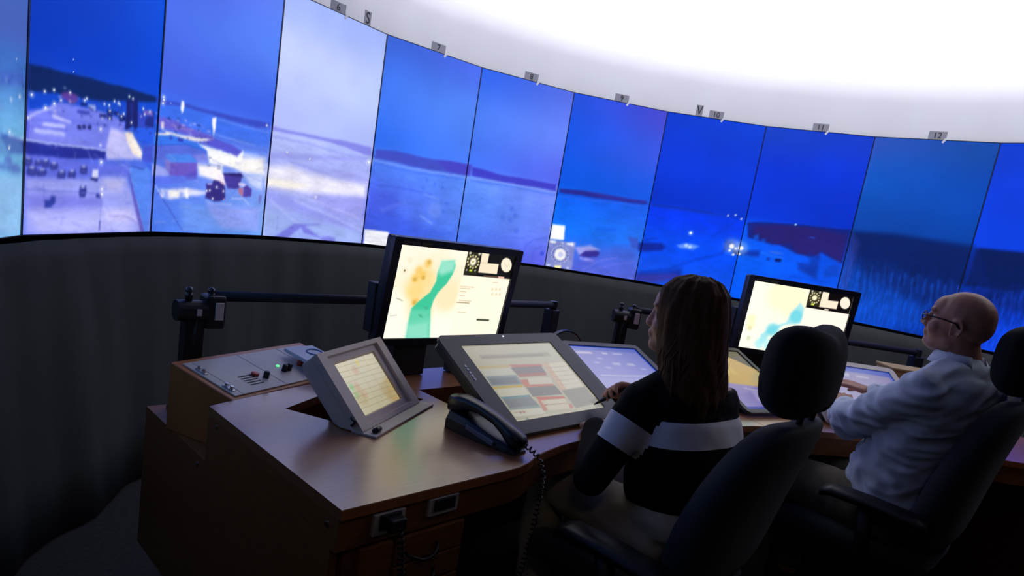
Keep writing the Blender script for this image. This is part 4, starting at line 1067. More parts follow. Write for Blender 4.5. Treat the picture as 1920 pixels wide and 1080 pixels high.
for yy in (.055, .165):
    bm = nb(); M_ = onp(.003, yy, .004)
    box(bm, -.006, .006, -.02, .02, 0, .003, M=M_)
    for dy in (-.01, .01): tube(bm, [M_ @ Vector((0, dy, .002)), M_ @ Vector((0, dy, .012))], .0055, 10)
    obj('toggle_switch', bm, M_steel, ct, bevel=.001, label='chrome toggle switches')
nt_ = thing('notepad', F1, (.425, .885, .79), 12, 'white notepad with a blue ring mark on the corner of the control box', 'notepad')
Mt = Matrix.Rotation(SL*.6, 4, 'X')
obj('pages', boxm(-.055, .06, -.09, .09, -.008, .004, M=Mt), M_paper, nt_, bevel=.001)
bm = nb(); ring = [(.02+.026*math.cos(a/20*2*math.pi), .03+.026*math.sin(a/20*2*math.pi), .0045) for a in range(21)]; tube(bm, [Mt @ Vector(p) for p in ring], .003, 5); obj('ring_mark', bm, mat('blue print', '3a6ea8', .6), nt_)

# ------------------------------------------------------------------ beige touch terminal
tt = thing('touch_terminal', F1, (.374, .486, .74), 27.8, 'beige grey boxy touch terminal with a glowing cream screen, leaning in the desk cut-out', 'terminal')
tz = R(42.8); FU = Vector((0, math.sin(tz), math.cos(tz))); FN = Vector((0, -math.cos(tz), math.sin(tz)))
def face(c, sx, sy, sz): return Matrix(((1, 0, 0, c[0]), (0, -FN.y, FU.y, c[1]), (0, -FN.z, FU.z, c[2]), (0, 0, 0, 1)))   # local y into the screen
MF = face((0, 0, .092), 0, 0, 0)
bm = nb()     # front frame with a stepped opening (x, depth, up)
def frame_ring(bm, w1, h1, w2, h2, y1, y2, c2=0):
    a = [(-w1/2, y1, -h1/2), (w1/2, y1, -h1/2), (w1/2, y1, h1/2), (-w1/2, y1, h1/2)]; b = [(-w2/2, y2, -h2/2+c2), (w2/2, y2, -h2/2+c2), (w2/2, y2, h2/2+c2), (-w2/2, y2, h2/2+c2)]
    va = [bm.verts.new(MF @ Vector(p)) for p in a]; vb = [bm.verts.new(MF @ Vector(p)) for p in b]
    for i in range(4): bm.faces.new((va[i], va[(i+1) % 4], vb[(i+1) % 4], vb[i]))
frame_ring(bm, .345, .236, .272, .208, -.004, -.004); frame_ring(bm, .272, .208, .266, .202, -.004, .006); frame_ring(bm, .266, .202, .22, .168, .006, .006); frame_ring(bm, .22, .168, .212, .16, .006, .013); frame_ring(bm, .345, .236, .345, .236, -.004, .0142)
obj('front_frame', bm, M_term, tt)
bm = nb(); rings = []
for y, w_, h0, h1 in ((.014, .345, -.110, .118), (.05, .345, -.077, .118), (.075, .30, -.053, .095)):
    rings.append([MF @ Vector(p) for p in ((-w_/2, y, h0), (w_/2, y, h0), (w_/2, y, h1), (-w_/2, y, h1))])
loft(bm, rings); obj('housing', bm, M_term, tt, bevel=.003)
display('display', .212, .16, 150, 112, pic(PANEL, .212, .16, ('ddd6b4', 'dccfa4', 'ece6cc', 'e8e2c8')), screen_mat('terminal picture', .62, .25), tt, MF @ Matrix.Translation((0, .0118, -.08)))
obj('base_plate', boxm(-.175, .19, -.122, -.05, 0, .006), M_term, tt, bevel=.001)
for x in (-.145,):
    bm = nb(); tube(bm, [(x-.012, -.107, .012), (x+.014, -.107, .012)], .008, 10); obj('foot_knob', bm, M_black, tt, smooth=True)
bm = nb(); tube(bm, [(-.178, -.05, .018), (-.178, -.06, .03), (-.178, -.045, .04)], .004, 6); obj('side_latch', bm, M_black, tt, smooth=True)
bm = nb(); tube(bm, [(.172, .06, .09), (.185, .06, .09)], .008, 10); obj('side_knob', bm, M_black, tt)
obj('rear_support', boxm(-.12, .12, .0, .05, -.02, .06), M_blackm, tt)

# ------------------------------------------------------------------ pen displays
M_tabscr = screen_mat('pen display picture', TAB_GLOW, .14, .6)
def face_m(c, tilt):
    t_ = R(tilt); U = Vector((0, math.sin(t_), math.cos(t_))); N = Vector((0, -math.cos(t_), math.sin(t_)))
    return Matrix(((1, 0, 0, c[0]), (0, -N.y, U.y, c[1]), (0, -N.z, U.z, c[2]), (0, 0, 0, 1)))
def slab(bm, w_, h_, r_, y0, y1, M_, hole=None, cy=0):
    # plate in local xz, thickness along y
    T = M_ @ Matrix.Rotation(R(90), 4, 'X')
    prism(bm, rrect(w_, h_, r_, cy=cy), -y1, -y0, holes=[hole] if hole else [], M=T)
def pen_display(frame, loc, yaw, label, ops, base, w_=.572, h_=.42, sw=.432, sh=.326, tilt=61.8, nx=170, group='pen displays on the desks', logo=True, bez=M_grey, rest=.74):
    t = thing('pen_display', frame, loc, yaw, label, 'tablet', group)
    MFc = face_m((0, 0, 0), tilt)
    bm = nb(); slab(bm, w_, h_, .022, 0, .012, MFc, hole=[(-sw/2, -sh/2), (sw/2, -sh/2), (sw/2, sh/2), (-sw/2, sh/2)]); obj('bezel', bm, bez, t)
    bm = nb(); slab(bm, w_-.01, h_-.05, .02, .0125, .04, MFc, cy=.02); obj('housing', bm, M_black, t)
    display('display', sw, sh, nx, int(nx*sh/sw), pic(ops, sw, sh, base), M_tabscr, t, MFc @ Matrix.Translation((0, .004, -sh/2)))
    # stand reaching down to the desk
    top = MFc @ Vector((0, .04, h_*.22)); bot = MFc @ Vector((0, .03, -h_/2+.02))
    bm = nb(); box(bm, -.12, .12, top.y-.02, top.y+.02, -loc[2]+rest, top.z+.002); obj('stand', bm, M_blackm, t)
    if logo:
        bm = nb()
        for j in range(5): box(bm, -.0035, .0035, -.0012, .001, -.03+.014*j, -.021+.014*j, M=MFc @ Matrix.Translation((-w_/2+.028, 0, .04)))
        obj('logo', bm, mat('light print', 'f0f2f8', .5), t, label='small light lettering on the side bezel')
        bm = nb(); tube(bm, [MFc @ Vector((.0, -.0015, h_/2-.012)), MFc @ Vector((0, .002, h_/2-.012))], .003, 8); obj('power_light', bm, mat('blue white lamp', 'd0e4ff', .3, emit=2), t)
    return t
pen_display(F1, (.898, .332, .853), 0, 'large anthracite pen display with red and grey strips, in front of the woman', TAB, ('c8c4a8', 'cfcab0', 'd0c8b0', 'd4d0bc'), rest=.62)
LAV = [('P', '0c48d8', .95, 3, [(0, 900), (1000, 900), (1000, 1000), (0, 1000)]), ('L', '0c48d8', .95, 16, 3, [(985, 0), (985, 1000)]), ('P', 'ecd8f4', .8, 5, [(30, 800), (260, 810), (250, 860), (30, 850)]), ('P', 'e8ecff', .7, 5, [(400, 810), (480, 812), (480, 860), (400, 856)]), ('P', 'e8ecff', .7, 5, [(560, 815), (700, 815), (700, 850), (560, 850)]),
       ('L', 'f0f0ff', .8, 6, 5, [(100, 300), (960, 320)]), ('P', 'dcdcff', .7, 9, [(420, 560), (520, 550), (540, 610), (420, 610)]), ('P', 'dcdcff', .7, 9, [(620, 560), (740, 550), (740, 610), (640, 610)]), ('G', 'd8d8fc', .6, 14, 6, [(300, 700), (200, 600), (820, 480), (300, 480)]), ('P', 'b8b8f8', .5, 30, [(0, 0), (1000, 0), (1000, 260), (0, 260)])]
pen_display(F1, (1.430, .358, .852), -18, 'small flat touch display with a lavender picture, between the pen display and the woman', LAV, ('a8a4f0', '8088f0', '6c70d8', '6470e0'), .385, .36, .335, .305, 73, 60, 'touch displays between the two seats', False)
YEL_GLOW = [('P', 'e6bc5c', .95, 14, [(-50, 430), (1050, 330), (1050, 1050), (-50, 1050)]), ('P', 'f4d474', .7, 40, [(0, 620), (500, 560), (500, 1000), (0, 1000)]), ('P', '2a2620', .95, 8, [(420, 1010), (700, 860), (1010, 660), (1010, 1010)]), ('P', '2444c8', .95, 3, [(0, 0), (1000, 0), (1000, 45), (0, 45)]), ('P', 'c8bcf8', .7, 20, [(350, 120), (560, 120), (620, 300), (420, 300)]), ('L', 'e0d4f0', .7, 9, 8, [(350, 330), (560, 300)])]  # light and shade on the desk behind, painted yellow and dark into the picture
pen_display(F1, (1.992, .116, .842), -18, 'small flat touch display half yellow and half lavender, beside the headrest of the woman\'s chair', YEL_GLOW, ('a89ce4', '7c74dc', 'a89ce4', 'a89ce4'), .34, .46, .30, .415, 69, 90, 'touch displays between the two seats', False)
pen_display(F2, (1.0, .345, .853), 0, 'large pen display painted with the pale lavender desk reflection, under the hand of the man', LAV, ('b8b0e0', 'b0a8dc', '9c94d0', '948cc8'), .5, .42, .44, .36, nx=60, bez=M_panel)  # lavender reflection on the desk, painted as its picture and pale bezel

# ------------------------------------------------------------------ radar monitors on their arms
M_monscr = screen_mat('radar monitor picture', MON_GLOW, .3, .3)
def monitor(frame, c, yaw, tilt, label, ops, base, nx):
    t = thing('radar_monitor', frame, c, yaw, label, 'monitor', 'monitors hung on tube arms')
    MFc = face_m((0, 0, 0), tilt); sw, sh = .518, .326
    bm = nb(); slab(bm, .578, .376, .008, -.004, .014, MFc, hole=[(-sw/2, -sh/2), (sw/2, -sh/2), (sw/2, sh/2), (-sw/2, sh/2)]); obj('bezel', bm, M_bluebz, t)
    bm = nb(); slab(bm, .570, .368, .01, .0145, .05, MFc); obj('housing', bm, M_black, t, bevel=.004)
    display('display', sw, sh, nx, int(nx*sh/sw), pic(ops, sw, sh, base), M_monscr, t, MFc @ Matrix.Translation((0, .004, -sh/2)))
    bm = nb(); box(bm, -.255, -.19, -.0055, -.003, .168, .178, M=MFc); obj('name_strip', bm, mat('dim strip', '4a4448', .5), t); bm = nb(); box(bm, -.183, -.14, -.0055, -.003, .168, .178, M=MFc); obj('name_strip', bm, mat('dim green strip', '4a5030', .5), t)
    bm = nb()
    for x in (-.012, 0): tube(bm, [MFc @ Vector((x, -.0045, -.176)), MFc @ Vector((x, -.006, -.176))], .003, 8)
    obj('power_light', bm, mat('amber lamp', 'ff9050', .4, emit=1), t)
    bk = obj('mount_plate', boxm(-.06, .06, .05, .066, -.07, .07, M=MFc), M_blackm, t)
    bm = nb(); box(bm, -.035, .035, .06, .20, -.10, -.03); obj('mount_neck', bm, M_blackm, t, bevel=.004)
    for x0_, x1_ in ((-.29, -.21), (.23, .28)): obj('side_clamp', boxm(x0_, x1_, .05, .10, -.15, .02), M_blackm, t, bevel=.004)
    for x0_, x1_ in ((-.20, -.06), (.06, .2)): obj('cable_box', boxm(x0_, x1_, .03, .07, -.30, -.18), M_black, t, bevel=.004)
    return t
monitor(F1, (.851, .737, 1.042), -2, -7, 'wide black monitor with a green lake on a cream map, behind the large pen display', MON1, ('fff8e8', 'fffbe4', 'fff4e4', 'fff2dc'), 260)
monitor(F2, (.851, .737, 1.08), 0, -3, 'wide black monitor with pale blue water on a cream map, in front of the man', MON2, ('fffce8', 'ffeede', 'fffbe8', 'fff0d8'), 200)
def arm(frame, label, zt=.957):
    t = thing('monitor_arm', frame, (.09, 1.045, .588), 0, label, 'monitor arm', 'tube arms carrying the monitors'); z = zt-.588
    obj('post', boxm(-.028, .028, -.025, .025, 0, z-.03), M_black, t, bevel=.004)
    obj('foot', boxm(-.045, .05, -.04, .04, 0, .012), M_black, t, bevel=.003)
    bm = nb(); tube(bm, [(-.055, -.01, z-.045), (.03, -.01, z-.045)], .032, 18); obj('motor_housing', bm, M_black, t, smooth=False)
    obj('clamp_block', boxm(.025, .085, -.035, .03, z-.10, z+.005), M_black, t, bevel=.008)
    obj('grey_plate', boxm(.05, .075, -.042, -.034, z-.07, z-.015), M_term, t, bevel=.002)
    obj('grey_label', boxm(-.005, .008, -.046, -.040, z-.055, z-.035), M_term, t)
    for x in (-.02, .045):
        bm = nb(); tube(bm, [(x, -.01, z-.012), (x, -.01, z+.012)], .011, 12); ball(bm, (x, -.01, z+.016), .012, 10, 6); obj('clamp_knob', bm, M_gloss, t, smooth=True)
    bm = nb(); tube(bm, [(.05, -.005, z), (1.70, -.005, z)], .0165, 20); obj('cross_tube', bm, M_tube, t, smooth=True)
    obj('post', boxm(1.66, 1.715, -.03, .03, 0, z-.022), M_black, t, bevel=.004)
    bm = nb(); tube(bm, [(1.685, -.005, z-.03), (1.685, -.005, z+.018)], .02, 14); obj('clamp_knob', bm, M_gloss, t)
    cp = [(.0, -.03, z-.06), (-.01, -.045, z-.12), (-.008, -.05, z-.2), (.012, -.04, z-.26), (.03, -.03, z-.30)]
    obj('cable', tubem(cp, .003, 6), M_rubber, t, smooth=True)
    return t
arm(F1, 'black tube arm on posts behind the wooden control box'); arm(F2, 'black tube arm on posts behind the man\'s monitor', .985)

# ------------------------------------------------------------------ telephone
ph = thing('telephone', F1, (.562, .187, .74), 5, 'black telephone with its handset lying in the cradle beside the pen display', 'telephone')
bm = nb(); rings = []
for y, w_, h in ((.13, .066, .03), (.12, .082, .05), (.05, .086, .046), (-.03, .08, .03), (-.10, .066, .016), (-.125, .05, .008)):
    rings.append([Vector((x, y, z)) for x, z in ((-w_/2, 0), (-w_/2, h*.6), (-w_/2+.01, h), (w_/2-.01, h), (w_/2, h*.6), (w_/2, 0))])
loft(bm, rings); obj('base', bm, M_black, ph, smooth=False, bevel=.004)
bm = nb()
def hs(y, zc, w_, h): return [Vector((w_/2*math.copysign(abs(math.cos(a))**.6, math.cos(a)), y, zc+h/2*math.copysign(abs(math.sin(a))**.7, math.sin(a)))) for a in [2*math.pi*i/16 for i in range(16)]]
loft(bm, [hs(.145, .062, .03, .02), hs(.135, .066, .058, .05), hs(.10, .070, .062, .056), hs(.075, .078, .05, .036), hs(.03, .078, .042, .026), hs(-.03, .066, .042, .026), hs(-.065, .052, .046, .034), hs(-.09, .04, .056, .044), hs(-.12, .032, .05, .04), hs(-.132, .03, .03, .026)])
obj('handset', bm, M_gloss, ph, smooth=True)
obj('grip_recess', boxm(-.046, -.040, -.06, .045, .016, .030, M=Matrix.Rotation(R(8), 4, 'X')), mat('grey plastic strip', '6a6878', .35), ph, bevel=.002)
def coil(pts, r_, turns, rad, n=14):
    P = [Vector(p) for p in pts]; seg = [(b-a).length for a, b in zip(P, P[1:])]; tot = sum(seg); out = []; N = int(turns*n)
    for i in range(N+1):
        d = tot*i/N; j = 0
        while j < len(seg)-1 and d > seg[j]: d -= seg[j]; j += 1
        p = P[j]+(P[j+1]-P[j])*(d/seg[j]); x, y = basis(P[j+1]-P[j]); a = 2*math.pi*turns*i/N
        out.append(p+rad*(math.cos(a)*x+math.sin(a)*y))
    return out
bm = nb(); pth = [(.0, -.13, .03), (.0, -.15, .028), (.004, -.185, .012), (.004, -.205, -.03), (.004, -.207, -.09), (.0, -.205, -.20), (-.01, -.20, -.30), (-.03, -.17, -.42), (-.04, -.12, -.44)]
tube(bm, coil(pth, .0, 40, .0065), .0022, 5); obj('coiled_cord', bm, M_rubber, ph, smooth=True)
hc = thing('socket_cable', F1, (.122, -.012, .69), 0, 'black coiled cable plugged into the left socket plate of the desk', 'cable')
obj('plug', boxm(-.02, .02, -.02, .006, -.014, .014), M_blackm, hc, bevel=.004)
bm = nb(); tube(bm, coil([(0, -.018, -.005), (.004, -.03, -.04), (.012, -.034, -.12), (.03, -.034, -.25), (.045, -.03, -.38), (.04, -.012, -.42)], 0, 34, .006), .0024, 5); obj('cord', bm, M_rubber, hc, smooth=True)
# ------------------------------------------------------------------ headset lying behind the pen display
hd = thing('headset', F1, (1.43, .66, .74), -12, 'black headset standing behind the pen displays', 'headset')
arcp = [(.115*math.cos(math.pi*i/16), 0, .03+.15*math.sin(math.pi*i/16)) for i in range(17)]
bm = nb(); rings = [[Vector(p)+Vector((0, s_*.011, 0))+Vector((p[0], 0, p[2]-.03)).normalized()*q for s_, q in ((-1, 0), (1, 0), (1, .006), (-1, .006))] for p in arcp]; loft(bm, rings); obj('headband', bm, M_gloss, hd)
for s_ in (-1, 1):
    bm = nb(); tube(bm, [(s_*.125, 0, .035), (s_*.095, 0, .035)], [.033, .036], 16); obj('ear_cup', bm, M_blackm, hd)
    bm = nb(); tube(bm, [(s_*.095, 0, .035), (s_*.08, 0, .035)], [.034, .028], 16); obj('ear_cushion', bm, M_fabric, hd)
# ------------------------------------------------------------------ chairs (local: faces +y)
def chair(frame, loc, yaw, label, head_z, seat_z=.47, recline=0, arms=.66):
    t = thing('operator_chair', frame, loc, yaw, label, 'chair', 'high-backed operator chairs')
    for i in range(5):
        a = R(18+72*i); d = Vector((math.cos(a), math.sin(a), 0)); n = Vector((-d.y, d.x, 0))
        bm = nb(); rings = []
        for q, w_, z0, z1 in ((.03, .03, .09, .135), (.18, .024, .075, .115), (.31, .018, .062, .092)):
            rings.append([d*q-n*w_+Vector((0, 0, z0)), d*q+n*w_+Vector((0, 0, z0)), d*q+n*w_*.7+Vector((0, 0, z1)), d*q-n*w_*.7+Vector((0, 0, z1))])
        loft(bm, rings); lg = obj('base_leg', bm, M_shell, t, bevel=.003)
        bm = nb(); c = d*.30
        for s_ in (-1, 1): tube(bm, [c+n*.006*s_+Vector((0, 0, .03)), c+n*.022*s_+Vector((0, 0, .03))], .03, 14)
        tube(bm, [c+Vector((0, 0, .03)), c+Vector((0, 0, .075))], .008, 8); obj('caster', bm, M_blackm, lg)
    obj('gas_column', tubem([(0, 0, .10), (0, 0, .25), (0, 0, .251), (0, 0, seat_z-.10)], [.03, .03, .018, .018], 16), M_shell, t, smooth=True)
    obj('tilt_mechanism', boxm(-.09, .09, -.12, .10, seat_z-.13, seat_z-.075), M_shell, t, bevel=.01)
    # seat cushion: rounded loft with raised sides
    bm = nb(); rings = []
    for y, w_, dz in ((-.25, .40, .01), (-.20, .47, 0), (-.05, .51, -.005), (.10, .52, 0), (.20, .50, .0), (.255, .44, -.03), (.265, .38, -.05)):
        ring = []
        for x, z in ((-1, -.08), (-1.02, -.03), (-.98, .02), (-.80, .03), (-.5, .0), (0, -.008), (.5, .0), (.80, .03), (.98, .02), (1.02, -.03), (1, -.08)): ring.append(Vector((x*w_/2, y, seat_z+z+dz)))
        rings.append(ring)
    loft(bm, rings); o = obj('seat', bm, M_leather, t, smooth=True); md = o.modifiers.new('s', 'SUBSURF'); md.levels = md.render_levels = 1
    # backrest: tall shell, bolstered sides
    bm = nb(); rings = []; cr = math.tan(R(recline))
    zt = head_z-.125
    for f, w_, th in ((0, .38, .07), (.06, .44, .10), (.25, .50, .115), (.5, .50, .11), (.75, .46, .10), (.9, .38, .09), (.975, .30, .07), (1.0, .22, .04)):
        z = seat_z+.03+(zt-seat_z-.03)*f; yc = -.215-.02*math.sin(f*math.pi)*-1-(z-seat_z)*cr
        ring = []
        for x, y in ((-1, -.2), (-1.02, .25), (-.93, .75), (-.75, .62), (-.45, .36), (0, .30), (.45, .36), (.75, .62), (.93, .75), (1.02, .25), (1, -.2), (.6, -.48), (0, -.55), (-.6, -.48)):
            ring.append(Vector((x*w_/2, yc+y*th, z)))
        rings.append(ring)
    loft(bm, rings); o = obj('backrest', bm, M_leather, t, smooth=True); md = o.modifiers.new('s', 'SUBSURF'); md.levels = md.render_levels = 1
    yt = -.215-(zt-seat_z)*cr
    for s_ in (-1, 1): obj('headrest_post', tubem([(s_*.045, yt, zt-.05), (s_*.045, yt-.012, head_z-.02)], .008, 8), M_steel if False else M_shell, t)
    # headrest: curved pad with two rounded wings
    yh = -.215-(head_z-seat_z)*cr+.02
    bm = nb(); rings = []
    for i in range(17):
        q = -1+2*i/16.; x = .142*math.sin(q*1.25)/math.sin(1.25); yf = .085*(q*q)**.9
        hh = .116*(1-.40*abs(q)**6)*(.80+.22*math.sin(min(1, abs(q)/.62)*math.pi/2)); th = .05*(1-.35*abs(q)**4)*(.86+.3*abs(q))
        n = Vector((-math.sin(q*.75), math.cos(q*.75), 0))
        c = Vector((x, yh+yf, head_z))
        ring = []
        for j in range(14):
            a = 2*math.pi*j/14
            ring.append(c+n*th*math.copysign(abs(math.cos(a))**.7, math.cos(a))+Vector((0, 0, hh*math.copysign(abs(math.sin(a))**.8, math.sin(a)))))
        rings.append(ring)
    loft(bm, rings); o = obj('headrest', bm, M_fabric, t, smooth=True); md = o.modifiers.new('s', 'SUBSURF'); md.levels = md.render_levels = 1
    for s_ in (-1, 1):
        ar = obj('armrest', (lambda bm: (loft(bm, [[Vector((s_*.29+x, y, arms+dz+z)) for x, z in ((-.042, -.012), (-.046, .006), (-.03, .018), (.03, .018), (.046, .006), (.042, -.012))] for y, dz in ((-.23, -.012), (-.20, 0), (-.05, .004), (.06, .0), (.09, -.012))]), bm)[1])(nb()), M_shell, t, smooth=True)
        bm = nb(); rings = [[p+Vector((0, y, 0)) for y in (0,)] for p in ()]
        pts = [(s_*.20, -.06, seat_z-.085), (s_*.285, -.07, seat_z-.07), (s_*.30, -.07, seat_z), (s_*.295, -.05, arms-.012)]
        tube(bm, pts, [.02, .024, .024, .028], 10); obj('arm_support', bm, M_shell, ar, smooth=True)
    return t

# ------------------------------------------------------------------ people
def remesh(bm, voxel, smooth_it=4, name='tmp'):
    me = bpy.data.meshes.new(name); bm.to_mesh(me); bm.free()
    o = bpy.data.objects.new(name, me); COL.objects.link(o)
    m = o.modifiers.new('r', 'REMESH'); m.mode = 'VOXEL'; m.voxel_size = voxel
    if smooth_it:
        s = o.modifiers.new('s', 'SMOOTH'); s.factor = .5; s.iterations = smooth_it
    res = bpy.data.meshes.new_from_object(o.evaluated_get(bpy.context.evaluated_depsgraph_get()))
    bpy.data.objects.remove(o); bpy.data.meshes.remove(me); res.materials.clear()
    return res

def wrinkle(me, amp, fn):
    n = len(me.vertices); co = np.empty(n*3, np.float32); no = np.empty(n*3, np.float32)
    me.vertices.foreach_get('co', co); me.vertices.foreach_get('normal', no); co = co.reshape(-1, 3); no = no.reshape(-1, 3)
    d = np.array([fn(Vector(p)) for p in co])*amp
    me.vertices.foreach_set('co', (co+no*d[:, None]).astype(np.float32).ravel()); me.update()

def rings_body(bm, rows, n=20):
    """rows: (centre, right vector, forward vector, half width, half depth)"""
    R_ = []
    for c, rx, fy, a, b in rows:
        c = Vector(c); ring = []
        for i in range(n):
            t_ = 2*math.pi*i/n; ct_, st_ = math.cos(t_), math.sin(t_)
            ring.append(c+rx*a*math.copysign(abs(ct_)**.85, ct_)+fy*b*math.copysign(abs(st_)**.85, st_))
        R_.append(ring)
    loft(bm, R_)

def frame_from(f, upv=(0, 0, 1)):
    f = Vector(f).normalized(); r = f.cross(Vector(upv)).normalized(); u = r.cross(f); return r, f, u

def head_prims(bm, c, fdir, updir, woman):
    r, f, u = frame_from(fdir, updir); c = Vector(c)
    M_ = Matrix(((r.x, f.x, u.x, 0), (r.y, f.y, u.y, 0), (r.z, f.z, u.z, 0), (0, 0, 0, 1)))
    P = lambda x, y, z: c+r*x+f*y+u*z
    k = .95 if woman else .915
    E = lambda x, y, z, a, b, d: ball(bm, P(x*k, y*k, z*k), (a*k, b*k, d*k), 18, 12, M_)
    E(0, -.014, .03, .078, .1, .09); E(0, -.04, .01, .07, .075, .075)
    E(0, .025, -.03, .06, .066, .078); E(0, .046, .045, .06, .048, .05)
    E(0, .06, -.085, .032, .036, .026); E(0, .015, -.075, .056, .06, .036)
    if not woman: E(0, .0, -.07, .064, .058, .04); E(0, .045, -.09, .045, .04, .026)
    for s_ in (-1, 1):
        E(s_*.034, .055, -.028, .028, .03, .032); E(s_*.03, .075, .033, .026, .018, .011)
        ear = [P((s_*(.079+.006*abs(math.sin(q*.5))))*k, (-.02+.019*math.cos(q))*k, (-.014+.031*math.sin(q))*k) for q in [R(-60+i*30) for i in range(11)]]
        limb(bm, [(p_, .0048*k) for p_ in ear], 8); E(s_*.076, -.018, -.014, .006, .017, .028); E(s_*.08, -.006, -.036, .006, .009, .01); E(s_*.012, .098, -.027, .011, .013, .009)
    nq = -.008 if woman else 0
    limb(bm, [(P(0, .088*k, .022*k), .009*k), (P(0, (.101+nq)*k, 0), .0095*k), (P(0, (.112+nq)*k, -.02*k), .0115*k)], 10)
    E(0, .088, -.05, .026, .014, .0075); E(0, .086, -.0605, .022, .014, .0075)
    return P, k, M_

def hand_prims(bm, wrist, xdir, zdir, side, curl, spread=.1, thumb_in=.3, k=1.):
    """xdir = towards the fingers, zdir = back of the hand, side=+1 thumb on +y (z cross x)"""
    x = Vector(xdir).normalized(); z = Vector(zdir); z = (z-x*z.dot(x)).normalized(); y = z.cross(x)*side; w_ = Vector(wrist)
    P = lambda a, b, c: w_+(x*a+y*b+z*c)*k
    M_ = Matrix(((x.x, y.x, z.x, 0), (x.y, y.y, z.y, 0), (x.z, y.z, z.z, 0), (0, 0, 0, 1)))
    ball(bm, P(.045, .002, 0), (.048*k, .040*k, .016*k), 14, 9, M_); ball(bm, P(.07, 0, 0), (.026*k, .042*k, .014*k), 14, 9, M_)
    limb(bm, [(P(-.03, 0, 0), .024*k), (P(.02, 0, 0), .023*k)], 12)
    ball(bm, P(.03, .028, -.006), (.03*k, .018*k, .015*k), 12, 8, M_)
    tips = []
    for i, (b, ln) in enumerate(((.033, .072), (.0115, .08), (-.0105, .074), (-.0315, .058))):
        p = P(.082, b, 0); a = spread*(1.5-i)*.5; an = curl[i]*.5; pts = [(P(.06, b*.95, 0), .0095*k), (p, .0098*k)]
        q = p
        for j, fr in enumerate((.45, .3, .25)):
            d = (x*math.cos(an)-z*math.sin(an))*math.cos(a)+y*math.sin(a); q = q+d*ln*fr*k; pts.append((q, (.0092-.0009*j)*k)); an += curl[i]
        limb(bm, pts, 10); tips.append(q)
    b0 = P(.028, .036, -.006); d1 = (x*.75+y*(.65-thumb_in*.5)-z*.25).normalized(); b1 = b0+d1*.036*k; d2 = (x*.95+y*(.15-thumb_in)-z*.35).normalized(); b2 = b1+d2*.03*k; b3 = b2+(d2-z*.2).normalized()*.024*k
    limb(bm, [(b0, .0135*k), (b1, .0115*k), (b2, .0105*k), (b3, .0085*k)], 10)
    return P, tips, b3

